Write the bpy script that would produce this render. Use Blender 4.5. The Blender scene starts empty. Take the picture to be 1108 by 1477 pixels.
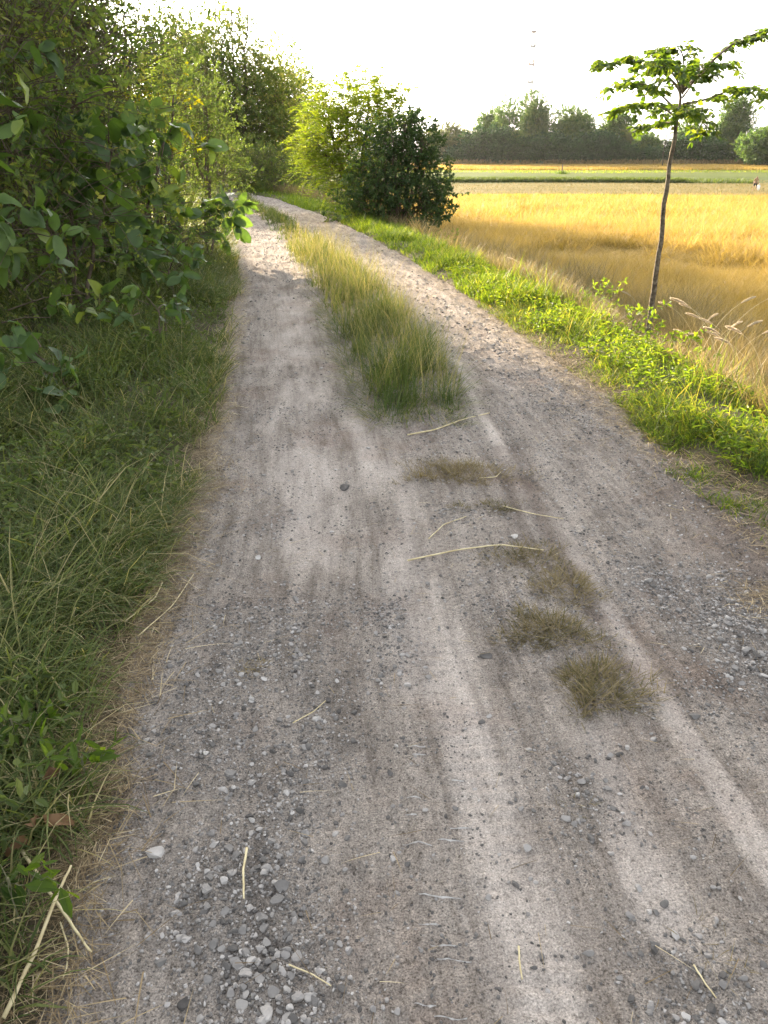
import bpy, math
import numpy as np
from mathutils import Vector

R = math.radians
sc = bpy.context.scene
col = sc.collection

# ------------------------------------------------------------------ camera, sky, sun, exposure
PITCH = R(25.1)
CAMZ = 1.6
FPX = 1109.0            # focal length in pixels of the 1108 x 1477 photograph
cam_d = bpy.data.cameras.new("camera")
cam = bpy.data.objects.new("camera", cam_d)
col.objects.link(cam)
cam.location = (0, 0, CAMZ)
cam.rotation_euler = (math.pi / 2 - PITCH, 0, 0)
cam_d.sensor_fit = 'VERTICAL'
cam_d.sensor_height = 24.0
cam_d.lens = 24.0 * FPX / 1477.0
cam_d.clip_start = 0.05
cam_d.clip_end = 6000
sc.camera = cam

SUN_AZ = 28.0           # degrees left of the view direction (+Y)
SUN_EL = 13.8
HAZE = .00005
world = bpy.data.worlds.new("World")
sc.world = world
world.use_nodes = True
wn = world.node_tree
for n in list(wn.nodes):
    wn.nodes.remove(n)
w_out = wn.nodes.new("ShaderNodeOutputWorld")
w_bg = wn.nodes.new("ShaderNodeBackground")
w_sky = wn.nodes.new("ShaderNodeTexSky")
w_sky.sky_type = 'NISHITA'
w_sky.sun_disc = False
w_sky.sun_elevation = R(SUN_EL)
w_sky.sun_rotation = R(-SUN_AZ)
w_sky.air_density = 1.0
w_sky.dust_density = 4.0
w_sky.ozone_density = 1.0
w_hs = wn.nodes.new("ShaderNodeHueSaturation")
w_hs.inputs["Saturation"].default_value = 0.25
wn.links.new(w_sky.outputs[0], w_hs.inputs["Color"])
wn.links.new(w_hs.outputs[0], w_bg.inputs[0])
w_bg.inputs[1].default_value = 0.15
wn.links.new(w_bg.outputs[0], w_out.inputs[0])

sun_d = bpy.data.lights.new("sun", 'SUN')
sun_d.energy = 5.0
sun_d.angle = R(0.5)
sun_d.color = (1.0, 0.80, 0.56)
sun = bpy.data.objects.new("sun", sun_d)
col.objects.link(sun)
sdir = Vector((-math.sin(R(SUN_AZ)) * math.cos(R(SUN_EL)), math.cos(R(SUN_AZ)) * math.cos(R(SUN_EL)), math.sin(R(SUN_EL))))
sun.rotation_euler = sdir.to_track_quat('Z', 'Y').to_euler()
sun.location = (-20, 30, 20)

sc.view_settings.view_transform = 'Standard'
sc.view_settings.look = 'None'
sc.view_settings.exposure = 2.5
sc.view_settings.gamma = 1.0
sc.view_settings.use_curve_mapping = False
sc.cycles.use_denoising = True
sc.cycles.max_bounces = 10
sc.cycles.diffuse_bounces = 6
sc.cycles.glossy_bounces = 2
sc.cycles.transmission_bounces = 8
sc.cycles.transparent_max_bounces = 6
sc.cycles.volume_bounces = 0

# ------------------------------------------------------------------ pixel -> place helpers
cP, sP = math.cos(PITCH), math.sin(PITCH)
def ray(px, py):
    a = (px - 554.0) / FPX
    b = (738.5 - py) / FPX
    return np.array([a, cP + b * sP, -sP + b * cP])
def onz(px, py, z=0.0):
    d = ray(px, py)
    t = (z - CAMZ) / d[2]
    return np.array([0, 0, CAMZ]) + d * t
def aty(px, py, Y):
    d = ray(px, py)
    return np.array([0, 0, CAMZ]) + d * (Y / d[1])

# ------------------------------------------------------------------ noise
def _hash(ix, iy, seed):
    v = np.sin(ix * 127.1 + iy * 311.7 + seed * 74.7) * 43758.5453
    return v - np.floor(v)
def vnoise(x, y, seed=0):
    ix, iy = np.floor(x), np.floor(y)
    fx, fy = x - ix, y - iy
    fx = fx * fx * (3 - 2 * fx); fy = fy * fy * (3 - 2 * fy)
    a = _hash(ix, iy, seed); b = _hash(ix + 1, iy, seed)
    c = _hash(ix, iy + 1, seed); d = _hash(ix + 1, iy + 1, seed)
    return (a * (1 - fx) + b * fx) * (1 - fy) + (c * (1 - fx) + d * fx) * fy
def fbm(x, y, seed=0, o=3):
    s, a, t = 0, 1.0, 0
    for i in range(o):
        s = s + a * vnoise(x, y, seed + i * 13); t += a
        x = x * 2.03 + 7.1; y = y * 2.03 + 3.7; a *= 0.5
    return s / t
def sstep(a, b, x):
    t = np.clip((x - a) / (b - a), 0, 1)
    return t * t * (3 - 2 * t)

# ------------------------------------------------------------------ lie of the land
LE = [(85, 1477), (112, 1300), (165, 1150), (205, 1000), (232, 900), (272, 800), (302, 700), (324, 600), (337, 500), (345, 450), (348, 400), (341, 350), (333, 320), (325, 300), (319, 288), (312, 278)]
RE = [(1108, 748), (1000, 672), (905, 602), (840, 552), (770, 502), (700, 447), (640, 407), (600, 382), (550, 352), (500, 326), (470, 313), (440, 302), (400, 288), (352, 277)]
le = np.array([onz(*p)[:2] for p in LE]); re_ = np.array([onz(*p)[:2] for p in RE])
le = np.vstack([[-0.55, -40], [-0.6, 0], le, [-13, 50], [-30, 70], [-60, 95]])
re_ = np.vstack([[2.3, -40], [2.2, 0], re_, [-10.5, 52], [-27, 73], [-56, 98]])
def xl(y): return np.interp(y, le[:, 1], le[:, 0])
def xr(y): return np.interp(y, re_[:, 1], re_[:, 0])
def field_z(y):
    return np.interp(y, [-50, 15, 95, 150, 240, 1000], [-1.25, -1.3, -2.75, -2.75, -1.95, -1.95])
def xf(y):              # where the embankment reaches the paddy
    return np.interp(y, [-60, 0, 6, 12, 22, 35, 60, 110, 200], [4.9, 4.7, 4.4, 3.6, 1.9, -0.6, -5, -40, -140])
def zg(x, y):
    x = np.asarray(x, float); y = np.asarray(y, float)
    a, b = xl(y), xr(y)
    s = (x - a) / (b - a)
    z = 0.03 * np.sin(np.clip(s, 0, 1) * math.pi)
    z = z - 0.028 * np.exp(-((s - 0.24) / 0.12) ** 2) - 0.028 * np.exp(-((s - 0.77) / 0.12) ** 2)
    left = np.clip(a - x, 0, None)
    z = z + 0.10 * sstep(0.1, 0.7, left) + 0.10 * fbm(x * 0.6, y * 0.6, 5) * sstep(0.3, 2, left)
    r = np.clip(x - b, 0, None)
    w = np.maximum(xf(y) - b, 0.8)
    zr = np.interp(r / w, [0, 0.25, 1.0], [0, 1, 2])
    fz = field_z(y)
    z = z + 0.05 * sstep(0.05, 0.3, r) * (1 - sstep(0.3, 0.9, r)) + np.where(zr > 1, fz * sstep(1, 2, zr), 0)
    return z
def pline(pts): return np.array([onz(*p)[:2] for p in pts])
def dline(x, y, L):
    d = np.full(np.shape(x), 1e9)
    for (ax, ay), (bx, by) in zip(L[:-1], L[1:]):
        vx, vy = bx - ax, by - ay
        t = np.clip(((x - ax) * vx + (y - ay) * vy) / (vx * vx + vy * vy), 0, 1)
        d = np.minimum(d, np.hypot(x - ax - t * vx, y - ay - t * vy))
    return d
SM = [(pline([(800, 1560), (745, 1300), (690, 1130), (640, 1000), (600, 870), (575, 760), (555, 690), (520, 600)]), 0.13),
      (pline([(1180, 1400), (1060, 1180), (960, 1020), (880, 890), (800, 770), (740, 690), (700, 610), (660, 520)]), 0.042),
      (pline([(960, 1330), (880, 1180), (840, 1080)]), 0.10),
      (pline([(470, 800), (450, 700), (440, 600), (425, 500), (415, 430)]), 0.22)]
DK = [(pline([(745, 650), (775, 740), (830, 850), (860, 900)]), 0.05), (pline([(715, 650), (750, 770), (790, 830)]), 0.04),
      (pline([(960, 620), (1060, 760), (1150, 900)]), 0.25)]
GV = [(pline([(390, 1560), (385, 1400), (350, 1290)]), 0.16, 1.0), (pline([(400, 1250), (430, 1130), (450, 1020), (430, 930)]), 0.12, .45), (pline([(320, 1100), (330, 980), (400, 900)]), 0.20, .45),
      (pline([(1100, 960), (1060, 900), (1010, 850), (960, 840)]), 0.20, .7), (pline([(860, 1180), (840, 1110)]), 0.1, .35), (pline([(960, 1400), (1010, 1480)]), 0.12, .5),
      (pline([(570, 960), (560, 880), (590, 830)]), 0.1, .35), (pline([(390, 760), (430, 740)]), 0.12, .35), (pline([(860, 620), (740, 520), (640, 440)]), 0.25, .3)]
def w_smooth(x, y):
    m = 0
    for L, w in SM: m = np.maximum(m, np.exp(-(dline(x, y, L) / w) ** 2))
    n = fbm(x * 7, y * 1.8, 41, 4)
    return np.clip(m * (-.45 + 2.6 * n), 0, 1)
def w_dark(x, y):
    m = 0
    for L, w in DK: m = np.maximum(m, np.exp(-(dline(x, y, L) / w) ** 2))
    return np.clip(m * (0.3 + 1.0 * fbm(x * 7, y * 2.2, 43, 3)), 0, 1)
def w_gravel(x, y):
    m = 0.0
    for L, w, k in GV: m = np.maximum(m, k * np.exp(-(dline(x, y, L) / w) ** 2))
    return np.clip(m * (0.4 + 1.2 * fbm(x * 6, y * 6, 47, 3)), 0, 1)
def ztrack(x, y):
    s = w_smooth(x, y)
    r = 1 - 0.75 * s
    z = zg(x, y) + 0.022 * (fbm(x * 2.2, y * 1.2, 3, 3) - .5) + r * (0.026 * (fbm(x * 11, y * 8, 7, 3) - .5) + 0.020 * (fbm(x * 34, y * 30, 9, 3) - .5))
    z = z + 0.016 * (fbm((x - xl(y)) * 22, y * 1.3, 15, 3) - .5)           # wheel-combed streaks
    z = z + 0.012 * w_gravel(x, y) * (fbm(x * 45, y * 45, 17, 2)) - 0.008 * s - 0.012 * w_dark(x, y)
    m = np.exp(-(dline(x, y, SM[0][0]) / 0.16) ** 2) * sstep(4.5, 2.5, y) * sstep(.42, .62, fbm(x * 4, y * 4, 19, 2))
    z = z + 0.004 * m * np.sin((y + 0.12 * x) * 2 * math.pi / 0.055)
    return z

# ------------------------------------------------------------------ mesh building
class MB:
    def __init__(self): self.v = []; self.f = []; self.t = []; self.n = 0
    def add(self, V, F, tint=0.5):
        V = np.asarray(V, float).reshape(-1, 3)
        for a in (F if isinstance(F, list) else [F]):
            self.f.append(np.asarray(a, np.int64) + self.n)
        self.v.append(V)
        self.t.append(np.broadcast_to(np.asarray(tint, float), (len(V),)).copy())
        self.n += len(V)
        return self
    def build(self, name, mat, parent=None, smooth=False, origin=None):
        V = np.concatenate(self.v); T = np.concatenate(self.t)
        if origin is not None: V = V - np.asarray(origin)
        me = bpy.data.meshes.new(name)
        me.vertices.add(len(V)); me.vertices.foreach_set("co", V.astype(np.float32).ravel())
        li = np.concatenate([a.ravel() for a in self.f])
        sz = np.concatenate([np.full(len(a), a.shape[1], np.int64) for a in self.f])
        st = np.concatenate([[0], np.cumsum(sz)[:-1]])
        me.loops.add(len(li)); me.loops.foreach_set("vertex_index", li.astype(np.int32))
        me.polygons.add(len(sz)); me.polygons.foreach_set("loop_start", st.astype(np.int32))
        try: me.polygons.foreach_set("loop_total", sz.astype(np.int32))
        except Exception: pass
        me.polygons.foreach_set("use_smooth", np.full(len(sz), smooth))
        at = me.attributes.new("tint", 'FLOAT', 'POINT'); at.data.foreach_set("value", T.astype(np.float32))
        me.update(calc_edges=True); me.validate()
        for m in (mat if isinstance(mat, (list, tuple)) else [mat]): me.materials.append(m)
        o = bpy.data.objects.new(name, me); col.objects.link(o)
        if parent is not None: o.parent = parent
        if origin is not None and parent is None: o.location = origin
        return o
def nrm(a):
    return a / np.maximum(np.linalg.norm(a, axis=-1, keepdims=True), 1e-9)
def tube(mb, P, rad, sides=6, tint=0.5, cap=True):
    P = np.asarray(P, float); n = len(P)
    rad = np.broadcast_to(np.asarray(rad, float), (n,))
    T = nrm(np.gradient(P, axis=0))
    ref = np.array([0.31, 0.95, 0.05]) if abs(T[0, 2]) > .7 else np.array([0, 0, 1.0])
    A = nrm(np.cross(T, ref)); B = np.cross(T, A)
    an = np.arange(sides) * 2 * math.pi / sides
    V = P[:, None] + rad[:, None, None] * (A[:, None] * np.cos(an)[None, :, None] + B[:, None] * np.sin(an)[None, :, None])
    i = np.arange(n - 1)[:, None] * sides; k = np.arange(sides)[None]; k2 = (k + 1) % sides
    F = np.stack([i + k, i + k2, i + sides + k2, i + sides + k], -1).reshape(-1, 4)
    mb.add(V.reshape(-1, 3), [F] + ([np.arange(sides)[None, ::-1], (np.arange(sides) + (n - 1) * sides)[None]] if cap else []), tint)
def thin_tubes(mb, A, B, r0, r1, tint=0.5, sag=0.0):
    """many three-sided twigs from points A to points B"""
    A = np.asarray(A); B = np.asarray(B); n = len(A)
    if n == 0: return
    D = nrm(B - A); U = nrm(np.cross(D, np.array([0.2, 0.3, 1.0]))); W = np.cross(D, U)
    r0 = np.broadcast_to(r0, (n,))[:, None]; r1 = np.broadcast_to(r1, (n,))[:, None]
    M = (A + B) / 2; M = M + np.array([0, 0, 1.0]) * (sag * np.linalg.norm(B - A, axis=1))[:, None]
    V = []
    for C, r in ((A, r0), (M, (r0 + r1) / 2), (B, r1)):
        for a in (0, 2.1, 4.2): V.append(C + (U * math.cos(a) + W * math.sin(a)) * r)
    V = np.stack(V, 1)
    f = np.array([[s * 3 + k, s * 3 + (k + 1) % 3, s * 3 + 3 + (k + 1) % 3, s * 3 + 3 + k] for s in (0, 1) for k in range(3)])
    F = (np.arange(n)[:, None, None] * 9 + f[None]).reshape(-1, 4)
    mb.add(V.reshape(-1, 3), F, np.repeat(np.broadcast_to(tint, (n,)), 9))
# leaf outlines: (along, across, lift), faces
LEAF_S = (np.array([[0, 0, 0], [.45, .5, .10], [1, 0, 0], [.45, -.5, .10]]), [np.array([[0, 2, 1], [0, 3, 2]])])
LEAF_M = (np.array([[0, 0, 0], [.28, .42, .07], [.68, .40, .04], [1, 0, -.10], [.68, -.40, .04], [.28, -.42, .07]]), [np.array([[0, 3, 2, 1], [0, 5, 4, 3]])])
def _big():
    us = [0, .12, .32, .56, .80, .94, 1.0]; ws = [.04, .26, .46, .5, .40, .2, .02]
    V = []
    for u, w in zip(us, ws):
        z = -.30 * u * u
        V += [[u, w, z + .10 * w * 2], [u, 0, z], [u, -w, z + .10 * w * 2]]
    F = []
    for i in range(6):
        a = i * 3
        F += [[a, a + 1, a + 4, a + 3], [a + 1, a + 2, a + 5, a + 4]]
    return np.array(V), [np.array(F)]
LEAF_B = _big()
def leaves(mb, P, D, N, L, W, tmpl, tint):
    V0, F0 = tmpl; n = len(P); m = len(V0)
    if n == 0: return
    D = nrm(D); B = nrm(np.cross(N, D)); N = np.cross(D, B)
    L = np.broadcast_to(L, (n,))[:, None, None]; W = np.broadcast_to(W, (n,))[:, None, None]
    V = P[:, None] + D[:, None] * (V0[None, :, :1] * L) + B[:, None] * (V0[None, :, 1:2] * W) + N[:, None] * (V0[None, :, 2:] * L)
    F = [(np.arange(n)[:, None, None] * m + f[None]).reshape(-1, f.shape[1]) for f in F0]
    mb.add(V.reshape(-1, 3), F, np.repeat(np.broadcast_to(tint, (n,)), m))
def blades(mb, P, H, wid, lean, bend, az, tint, tipshift=0.0, segs=3):
    """grass blades: base P, height H, width, initial lean (rad), extra bend (rad) along the blade"""
    n = len(P)
    if n == 0: return
    H = np.broadcast_to(H, (n,)); wid = np.broadcast_to(wid, (n,)); lean = np.broadcast_to(lean, (n,)); bend = np.broadcast_to(bend, (n,))
    hx, hy = np.cos(az), np.sin(az)
    tw = az + math.pi / 2 + np.sin(az * 37.7) * 0.8
    sx, sy = np.cos(tw), np.sin(tw)
    pos = P.copy(); V = []; T = []
    for k in range(segs + 1):
        t = k / segs
        if k:
            an = lean + bend * (k - .5) / segs
            st = H / segs
            pos = pos + np.stack([hx * np.sin(an) * st, hy * np.sin(an) * st, np.cos(an) * st], 1)
        w = wid * (1 - 0.25 * t - .6 * t * t * (k < segs)) * .5
        if k < segs:
            o = np.stack([sx * w, sy * w, 0 * w], 1)
            V += [pos - o, pos + o]; T += [tint + tipshift * t] * 2
        else:
            V.append(pos); T.append(tint + tipshift)
    m = 2 * segs + 1
    V = np.stack(V, 1); T = np.stack(T, 1)
    q = np.array([[2 * k, 2 * k + 1, 2 * k + 3, 2 * k + 2] for k in range(segs - 1)])
    tr = np.array([[2 * segs - 2, 2 * segs - 1, 2 * segs]])
    b = np.arange(n)[:, None, None] * m
    mb.add(V.reshape(-1, 3), [(b + q[None]).reshape(-1, 4), (b + tr[None]).reshape(-1, 3)], np.clip(T, 0, 1).reshape(-1))

# ------------------------------------------------------------------ naming helpers
def tag(o, label, cat, group=None, kind=None):
    o["label"] = label; o["category"] = cat
    if group: o["group"] = group
    if kind: o["kind"] = kind
    return o
def thing(name, label, cat, loc=(0, 0, 0), group=None):
    o = bpy.data.objects.new(name, None); col.objects.link(o)
    o.location = tuple(float(c) for c in loc); o.empty_display_size = .2
    return tag(o, label, cat, group)

# ------------------------------------------------------------------ materials
def newmat(name):
    m = bpy.data.materials.new(name); m.use_nodes = True
    nt = m.node_tree
    for n in list(nt.nodes): nt.nodes.remove(n)
    out = nt.nodes.new("ShaderNodeOutputMaterial")
    return m, nt, out
def ramp(nt, stops, src):
    r = nt.nodes.new("ShaderNodeValToRGB")
    e = r.color_ramp.elements
    while len(e) < len(stops): e.new(.5)
    for k, (p, c) in enumerate(stops):
        e[k].position = p; e[k].color = (*c, 1)
    nt.links.new(src, r.inputs[0])
    return r.outputs[0]
def noise(nt, scale, detail=3, vec=None, rough=.55):
    n = nt.nodes.new("ShaderNodeTexNoise"); n.inputs["Scale"].default_value = scale; n.inputs["Detail"].default_value = detail
    n.inputs["Roughness"].default_value = rough
    if vec is not None: nt.links.new(vec, n.inputs["Vector"])
    return n.outputs["Fac"]
def mixc(nt, fac, a, b, mode='MIX'):
    m = nt.nodes.new("ShaderNodeMix"); m.data_type = 'RGBA'; m.blend_type = mode
    for sock, v in ((m.inputs[0], fac), (m.inputs[6], a), (m.inputs[7], b)):
        if isinstance(v, bpy.types.NodeSocket): nt.links.new(v, sock)
        elif isinstance(v, (int, float)): sock.default_value = v
        else: sock.default_value = (*v, 1)
    return m.outputs[2]
def math_(nt, op, a, b=None):
    m = nt.nodes.new("ShaderNodeMath"); m.operation = op
    for s, v in ((m.inputs[0], a), (m.inputs[1], b)):
        if v is None: continue
        if isinstance(v, bpy.types.NodeSocket): nt.links.new(v, s)
        else: s.default_value = v
    return m.outputs[0]
def attr(nt, name):
    a = nt.nodes.new("ShaderNodeAttribute"); a.attribute_name = name
    return a.outputs["Fac"]
def geo(nt): return nt.nodes.new("ShaderNodeNewGeometry").outputs["Position"]
def leafmat(name, stops, trans=.35, tcol=(1.25, 1.25, .55), rough=.55, spec=.18, var=.25, vscale=1.2):
    m, nt, out = newmat(name)
    c = ramp(nt, stops, attr(nt, "tint"))
    v = noise(nt, vscale, 2, geo(nt))
    hs = nt.nodes.new("ShaderNodeHueSaturation"); nt.links.new(c, hs.inputs["Color"])
    nt.links.new(math_(nt, 'ADD', math_(nt, 'MULTIPLY', v, 2 * var), 1 - var), hs.inputs["Value"])
    p = nt.nodes.new("ShaderNodeBsdfPrincipled")
    nt.links.new(hs.outputs[0], p.inputs["Base Color"]); p.inputs["Roughness"].default_value = rough
    p.inputs["Specular IOR Level"].default_value = spec
    t = nt.nodes.new("ShaderNodeBsdfTranslucent")
    nt.links.new(mixc(nt, 1.0, hs.outputs[0], tcol, 'MULTIPLY'), t.inputs["Color"])
    mx = nt.nodes.new("ShaderNodeMixShader"); mx.inputs[0].default_value = trans
    nt.links.new(p.outputs[0], mx.inputs[1]); nt.links.new(t.outputs[0], mx.inputs[2])
    nt.links.new(mx.outputs[0], out.inputs[0])
    return m
def surf(name, stops, scale=6, rough=.9, bump=.3, bscale=30, detail=4, use_tint=False, dist=.01, spec=.15):
    m, nt, out = newmat(name)
    g = nt.nodes.new("ShaderNodeTexCoord").outputs["Object"]
    f = noise(nt, scale, detail, g)
    if use_tint: f = math_(nt, 'ADD', math_(nt, 'MULTIPLY', f, .45), math_(nt, 'MULTIPLY', attr(nt, "tint"), .6))
    p = nt.nodes.new("ShaderNodeBsdfPrincipled")
    nt.links.new(ramp(nt, stops, f), p.inputs["Base Color"]); p.inputs["Roughness"].default_value = rough
    p.inputs["Specular IOR Level"].default_value = spec
    b = nt.nodes.new("ShaderNodeBump"); b.inputs["Strength"].default_value = bump; b.inputs["Distance"].default_value = dist
    nt.links.new(noise(nt, bscale, 4, g), b.inputs["Height"]); nt.links.new(b.outputs[0], p.inputs["Normal"])
    nt.links.new(p.outputs[0], out.inputs[0])
    return m

M = {}
M['bark'] = surf('bark', [(.3, (.06, .045, .03)), (.7, (.16, .125, .09))], 9, .95, .8, 40, dist=.02)
M['pale_bark'] = surf('pale_bark', [(.32, (.055, .042, .028)), (.5, (.13, .105, .072)), (.72, (.24, .205, .15))], 26, .9, 1.0, 90, dist=.012)
M['far_bark'] = surf('far_bark', [(.3, (.030, .028, .020)), (.7, (.075, .068, .050))], 3, .95, .3, 10)
M['twig'] = surf('twig', [(.3, (.10, .10, .055)), (.7, (.18, .17, .10))], 12, .9, .3, 50)
M['olive_leaf'] = leafmat('olive_leaf', [(0, (.068, .108, .038)), (.5, (.118, .168, .054)), (.85, (.175, .215, .070)), (1, (.26, .26, .095))], .54, (1.6, 1.5, .5))
M['dark_leaf'] = leafmat('dark_leaf', [(0, (.032, .058, .022)), (.6, (.060, .098, .034)), (1, (.10, .135, .045))], .40, (1.5, 1.5, .5))
M['bright_leaf'] = leafmat('bright_leaf', [(0, (.09, .15, .022)), (.5, (.16, .23, .032)), (1, (.25, .30, .045))], .55, (1.5, 1.4, .4))
M['yellow_leaf'] = leafmat('yellow_leaf', [(0, (.10, .13, .015)), (.6, (.20, .22, .02)), (1, (.32, .28, .03))], .55, (1.5, 1.35, .35))
M['broad_leaf'] = leafmat('broad_leaf', [(0, (.048, .082, .030)), (.5, (.080, .130, .045)), (.85, (.115, .175, .050)), (1, (.20, .24, .06))], .42, (1.6, 1.7, .45), rough=.48, spec=.3, var=.35, vscale=9)
M['sapling_leaf'] = leafmat('sapling_leaf', [(0, (.040, .078, .018)), (.6, (.075, .125, .024)), (1, (.17, .21, .035))], .46, (1.7, 1.6, .4), rough=.45)
M['far_leaf'] = leafmat('far_leaf', [(0, (.042, .088, .030)), (.5, (.078, .14, .042)), (1, (.13, .19, .058))], .45, (1.4, 1.4, .6))
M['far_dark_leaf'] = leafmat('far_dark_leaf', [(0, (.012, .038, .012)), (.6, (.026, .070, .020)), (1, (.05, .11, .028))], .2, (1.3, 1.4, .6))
M['far_pale_leaf'] = leafmat('far_pale_leaf', [(0, (.08, .10, .045)), (.6, (.13, .15, .07)), (1, (.20, .21, .09))], .35, (1.3, 1.3, .6))
M['verge_grass'] = leafmat('verge_grass', [(0, (.046, .070, .022)), (.40, (.095, .128, .038)), (.66, (.16, .178, .060)), (.84, (.30, .26, .13)), (1, (.45, .38, .22))], .40, (1.4, 1.4, .5), rough=.55)
M['bright_grass'] = leafmat('bright_grass', [(0, (.040, .075, .014)), (.5, (.095, .155, .024)), (.8, (.17, .215, .035)), (1, (.32, .26, .11))], .56, (1.6, 1.5, .4))
M['dry_grass'] = leafmat('dry_grass', [(0, (.065, .080, .022)), (.35, (.14, .120, .045)), (.75, (.25, .19, .09)), (1, (.40, .31, .17))], .40, (1.15, 1.1, .8), rough=.6)
M['ridge_grass'] = leafmat('ridge_grass', [(0, (.040, .072, .018)), (.45, (.090, .125, .034)), (.75, (.19, .18, .070)), (1, (.40, .34, .19))], .42, (1.3, 1.2, .6), rough=.6)
M['tuft_grass'] = leafmat('tuft_grass', [(0, (.045, .062, .018)), (.35, (.115, .098, .042)), (.7, (.21, .165, .085)), (1, (.38, .31, .19))], .3, (1.1, 1.05, .7), rough=.65, vscale=9, var=.3)
M['rice'] = leafmat('rice', [(0, (.11, .115, .030)), (.4, (.27, .195, .050)), (.8, (.42, .305, .105)), (1, (.52, .39, .16))], .42, (1.15, 1.05, .6), rough=.6, vscale=.6, var=.28)
M['straw'] = leafmat('straw', [(0, (.10, .07, .04)), (.5, (.22, .16, .09)), (.85, (.36, .28, .16)), (1, (.55, .46, .30))], .2, (1, 1, .8), rough=.6)
M['stem_straw'] = surf('stem_straw', [(.3, (.40, .32, .17)), (.7, (.62, .54, .34))], 25, .6, .3, 120, dist=.002)
M['dead_leaf'] = leafmat('dead_leaf', [(0, (.10, .055, .028)), (1, (.22, .13, .065))], .2, (1.1, 1, .7), rough=.6, vscale=14)
M['plume'] = leafmat('plume', [(0, (.46, .40, .29)), (.6, (.62, .55, .43)), (1, (.76, .70, .58))], .55, (1.1, 1.05, 1.0), rough=.7)
M['stone'] = surf('stone', [(.15, (.050, .046, .043)), (.42, (.145, .136, .128)), (.70, (.28, .262, .245)), (1, (.50, .475, .45))], 18, .8, .5, 90, use_tint=True, dist=.004)

# ------------------------------------------------------------------ ground, track, field (the setting)
def axis(parts):
    a = []
    for s, e, n in parts: a += list(np.linspace(s, e, n, endpoint=False))
    return np.array(a + [parts[-1][1]])
def sheet(X, Y, Zf, name, mat, smooth=True):
    gx, gy = np.meshgrid(X, Y)
    mb = MB(); nx, ny = len(X), len(Y)
    i = np.arange(ny - 1)[:, None] * nx + np.arange(nx - 1)[None]
    F = np.stack([i, i + 1, i + nx + 1, i + nx], -1).reshape(-1, 4)
    mb.add(np.stack([gx, gy, Zf(gx, gy)], -1).reshape(-1, 3), F)
    return mb.build(name, mat, smooth=smooth)
m, nt, out = newmat('soil')
P_ = geo(nt)
c1 = ramp(nt, [(.3, (.05, .042, .028)), (.55, (.10, .085, .055)), (.75, (.07, .085, .03))], noise(nt, 2.2, 5, P_))
bs = nt.nodes.new("ShaderNodeBsdfPrincipled"); bs.inputs["Roughness"].default_value = .95; bs.inputs["Specular IOR Level"].default_value = .05
nt.links.new(c1, bs.inputs["Base Color"])
bp = nt.nodes.new("ShaderNodeBump"); bp.inputs["Distance"].default_value = .03; nt.links.new(noise(nt, 25, 5, P_), bp.inputs["Height"]); nt.links.new(bp.outputs[0], bs.inputs["Normal"])
nt.links.new(bs.outputs[0], out.inputs[0]); M['soil'] = m
def inside(x, y):
    s = (x - xl(y)) / (xr(y) - xl(y)); return sstep(-.02, .06, s) * (1 - sstep(.94, 1.02, s))
gX = axis([(-900, -60, 14), (-60, -8, 40), (-8, 6, 120), (6, 60, 40), (60, 900, 14)])
gY = axis([(-60, -2, 16), (-2, 12, 120), (12, 45, 110), (45, 260, 60), (260, 1500, 14)])
o = sheet(gX, gY, lambda x, y: zg(x, y) - .13 * inside(x, y), 'ground', M['soil'])
tag(o, 'dark soil ground under the grass and the trees', 'ground', kind='structure')

# the dirt track
m, nt, out = newmat('track_dirt')
P_ = geo(nt)
tc = nt.nodes.new("ShaderNodeMapping"); tc.inputs["Scale"].default_value = (1, .28, 1); nt.links.new(P_, tc.inputs[0])
lane = nt.nodes.new("ShaderNodeCombineXYZ"); nt.links.new(math_(nt, 'MULTIPLY', attr(nt, 'lane'), 1.0), lane.inputs[0])
sy = nt.nodes.new("ShaderNodeSeparateXYZ"); nt.links.new(P_, sy.inputs[0]); nt.links.new(math_(nt, 'MULTIPLY', sy.outputs[1], .07), lane.inputs[1])
base = ramp(nt, [(.28, (.205, .174, .149)), (.5, (.325, .285, .248)), (.70, (.412, .366, .322))], noise(nt, 6, 7, tc.outputs[0], .68))
base = mixc(nt, math_(nt, 'MULTIPLY', ramp(nt, [(.52, (0, 0, 0)), (.66, (1, 1, 1))], noise(nt, 1.5, 5, P_, .65)), .6), base, (.225, .168, .135))
base = mixc(nt, .75, base, ramp(nt, [(.36, (.62, .60, .58)), (.5, (1, 1, 1)), (.64, (1.25, 1.24, 1.23))], noise(nt, 17, 6, lane.outputs[0], .7)), 'MULTIPLY')
sm = math_(nt, 'ADD', attr(nt, 'smooth'), math_(nt, 'MULTIPLY', math_(nt, 'SUBTRACT', noise(nt, 9, 6, tc.outputs[0], .7), .5), 1.3))
base = mixc(nt, math_(nt, 'MULTIPLY', ramp(nt, [(.34, (0, 0, 0)), (.50, (.6, .6, .6)), (.8, (1, 1, 1))], sm), .30), base, (.420, .378, .345))
base = mixc(nt, math_(nt, 'MULTIPLY', attr(nt, 'dark'), .7), base, (.135, .105, .088))
base = mixc(nt, math_(nt, 'MULTIPLY', attr(nt, 'gravel'), .5), base, (.155, .142, .132))
loose = math_(nt, 'SUBTRACT', 1.0, math_(nt, 'MULTIPLY', attr(nt, 'smooth'), .22))
grain = noise(nt, 210, 3, P_, .75)
base = mixc(nt, loose, base, ramp(nt, [(.33, (.30, .29, .28)), (.47, (.85, .85, .85)), (.56, (1, 1, 1)), (.68, (1.55, 1.54, 1.52))], grain), 'MULTIPLY')
grit = noise(nt, 62, 4, P_, .7)
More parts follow.
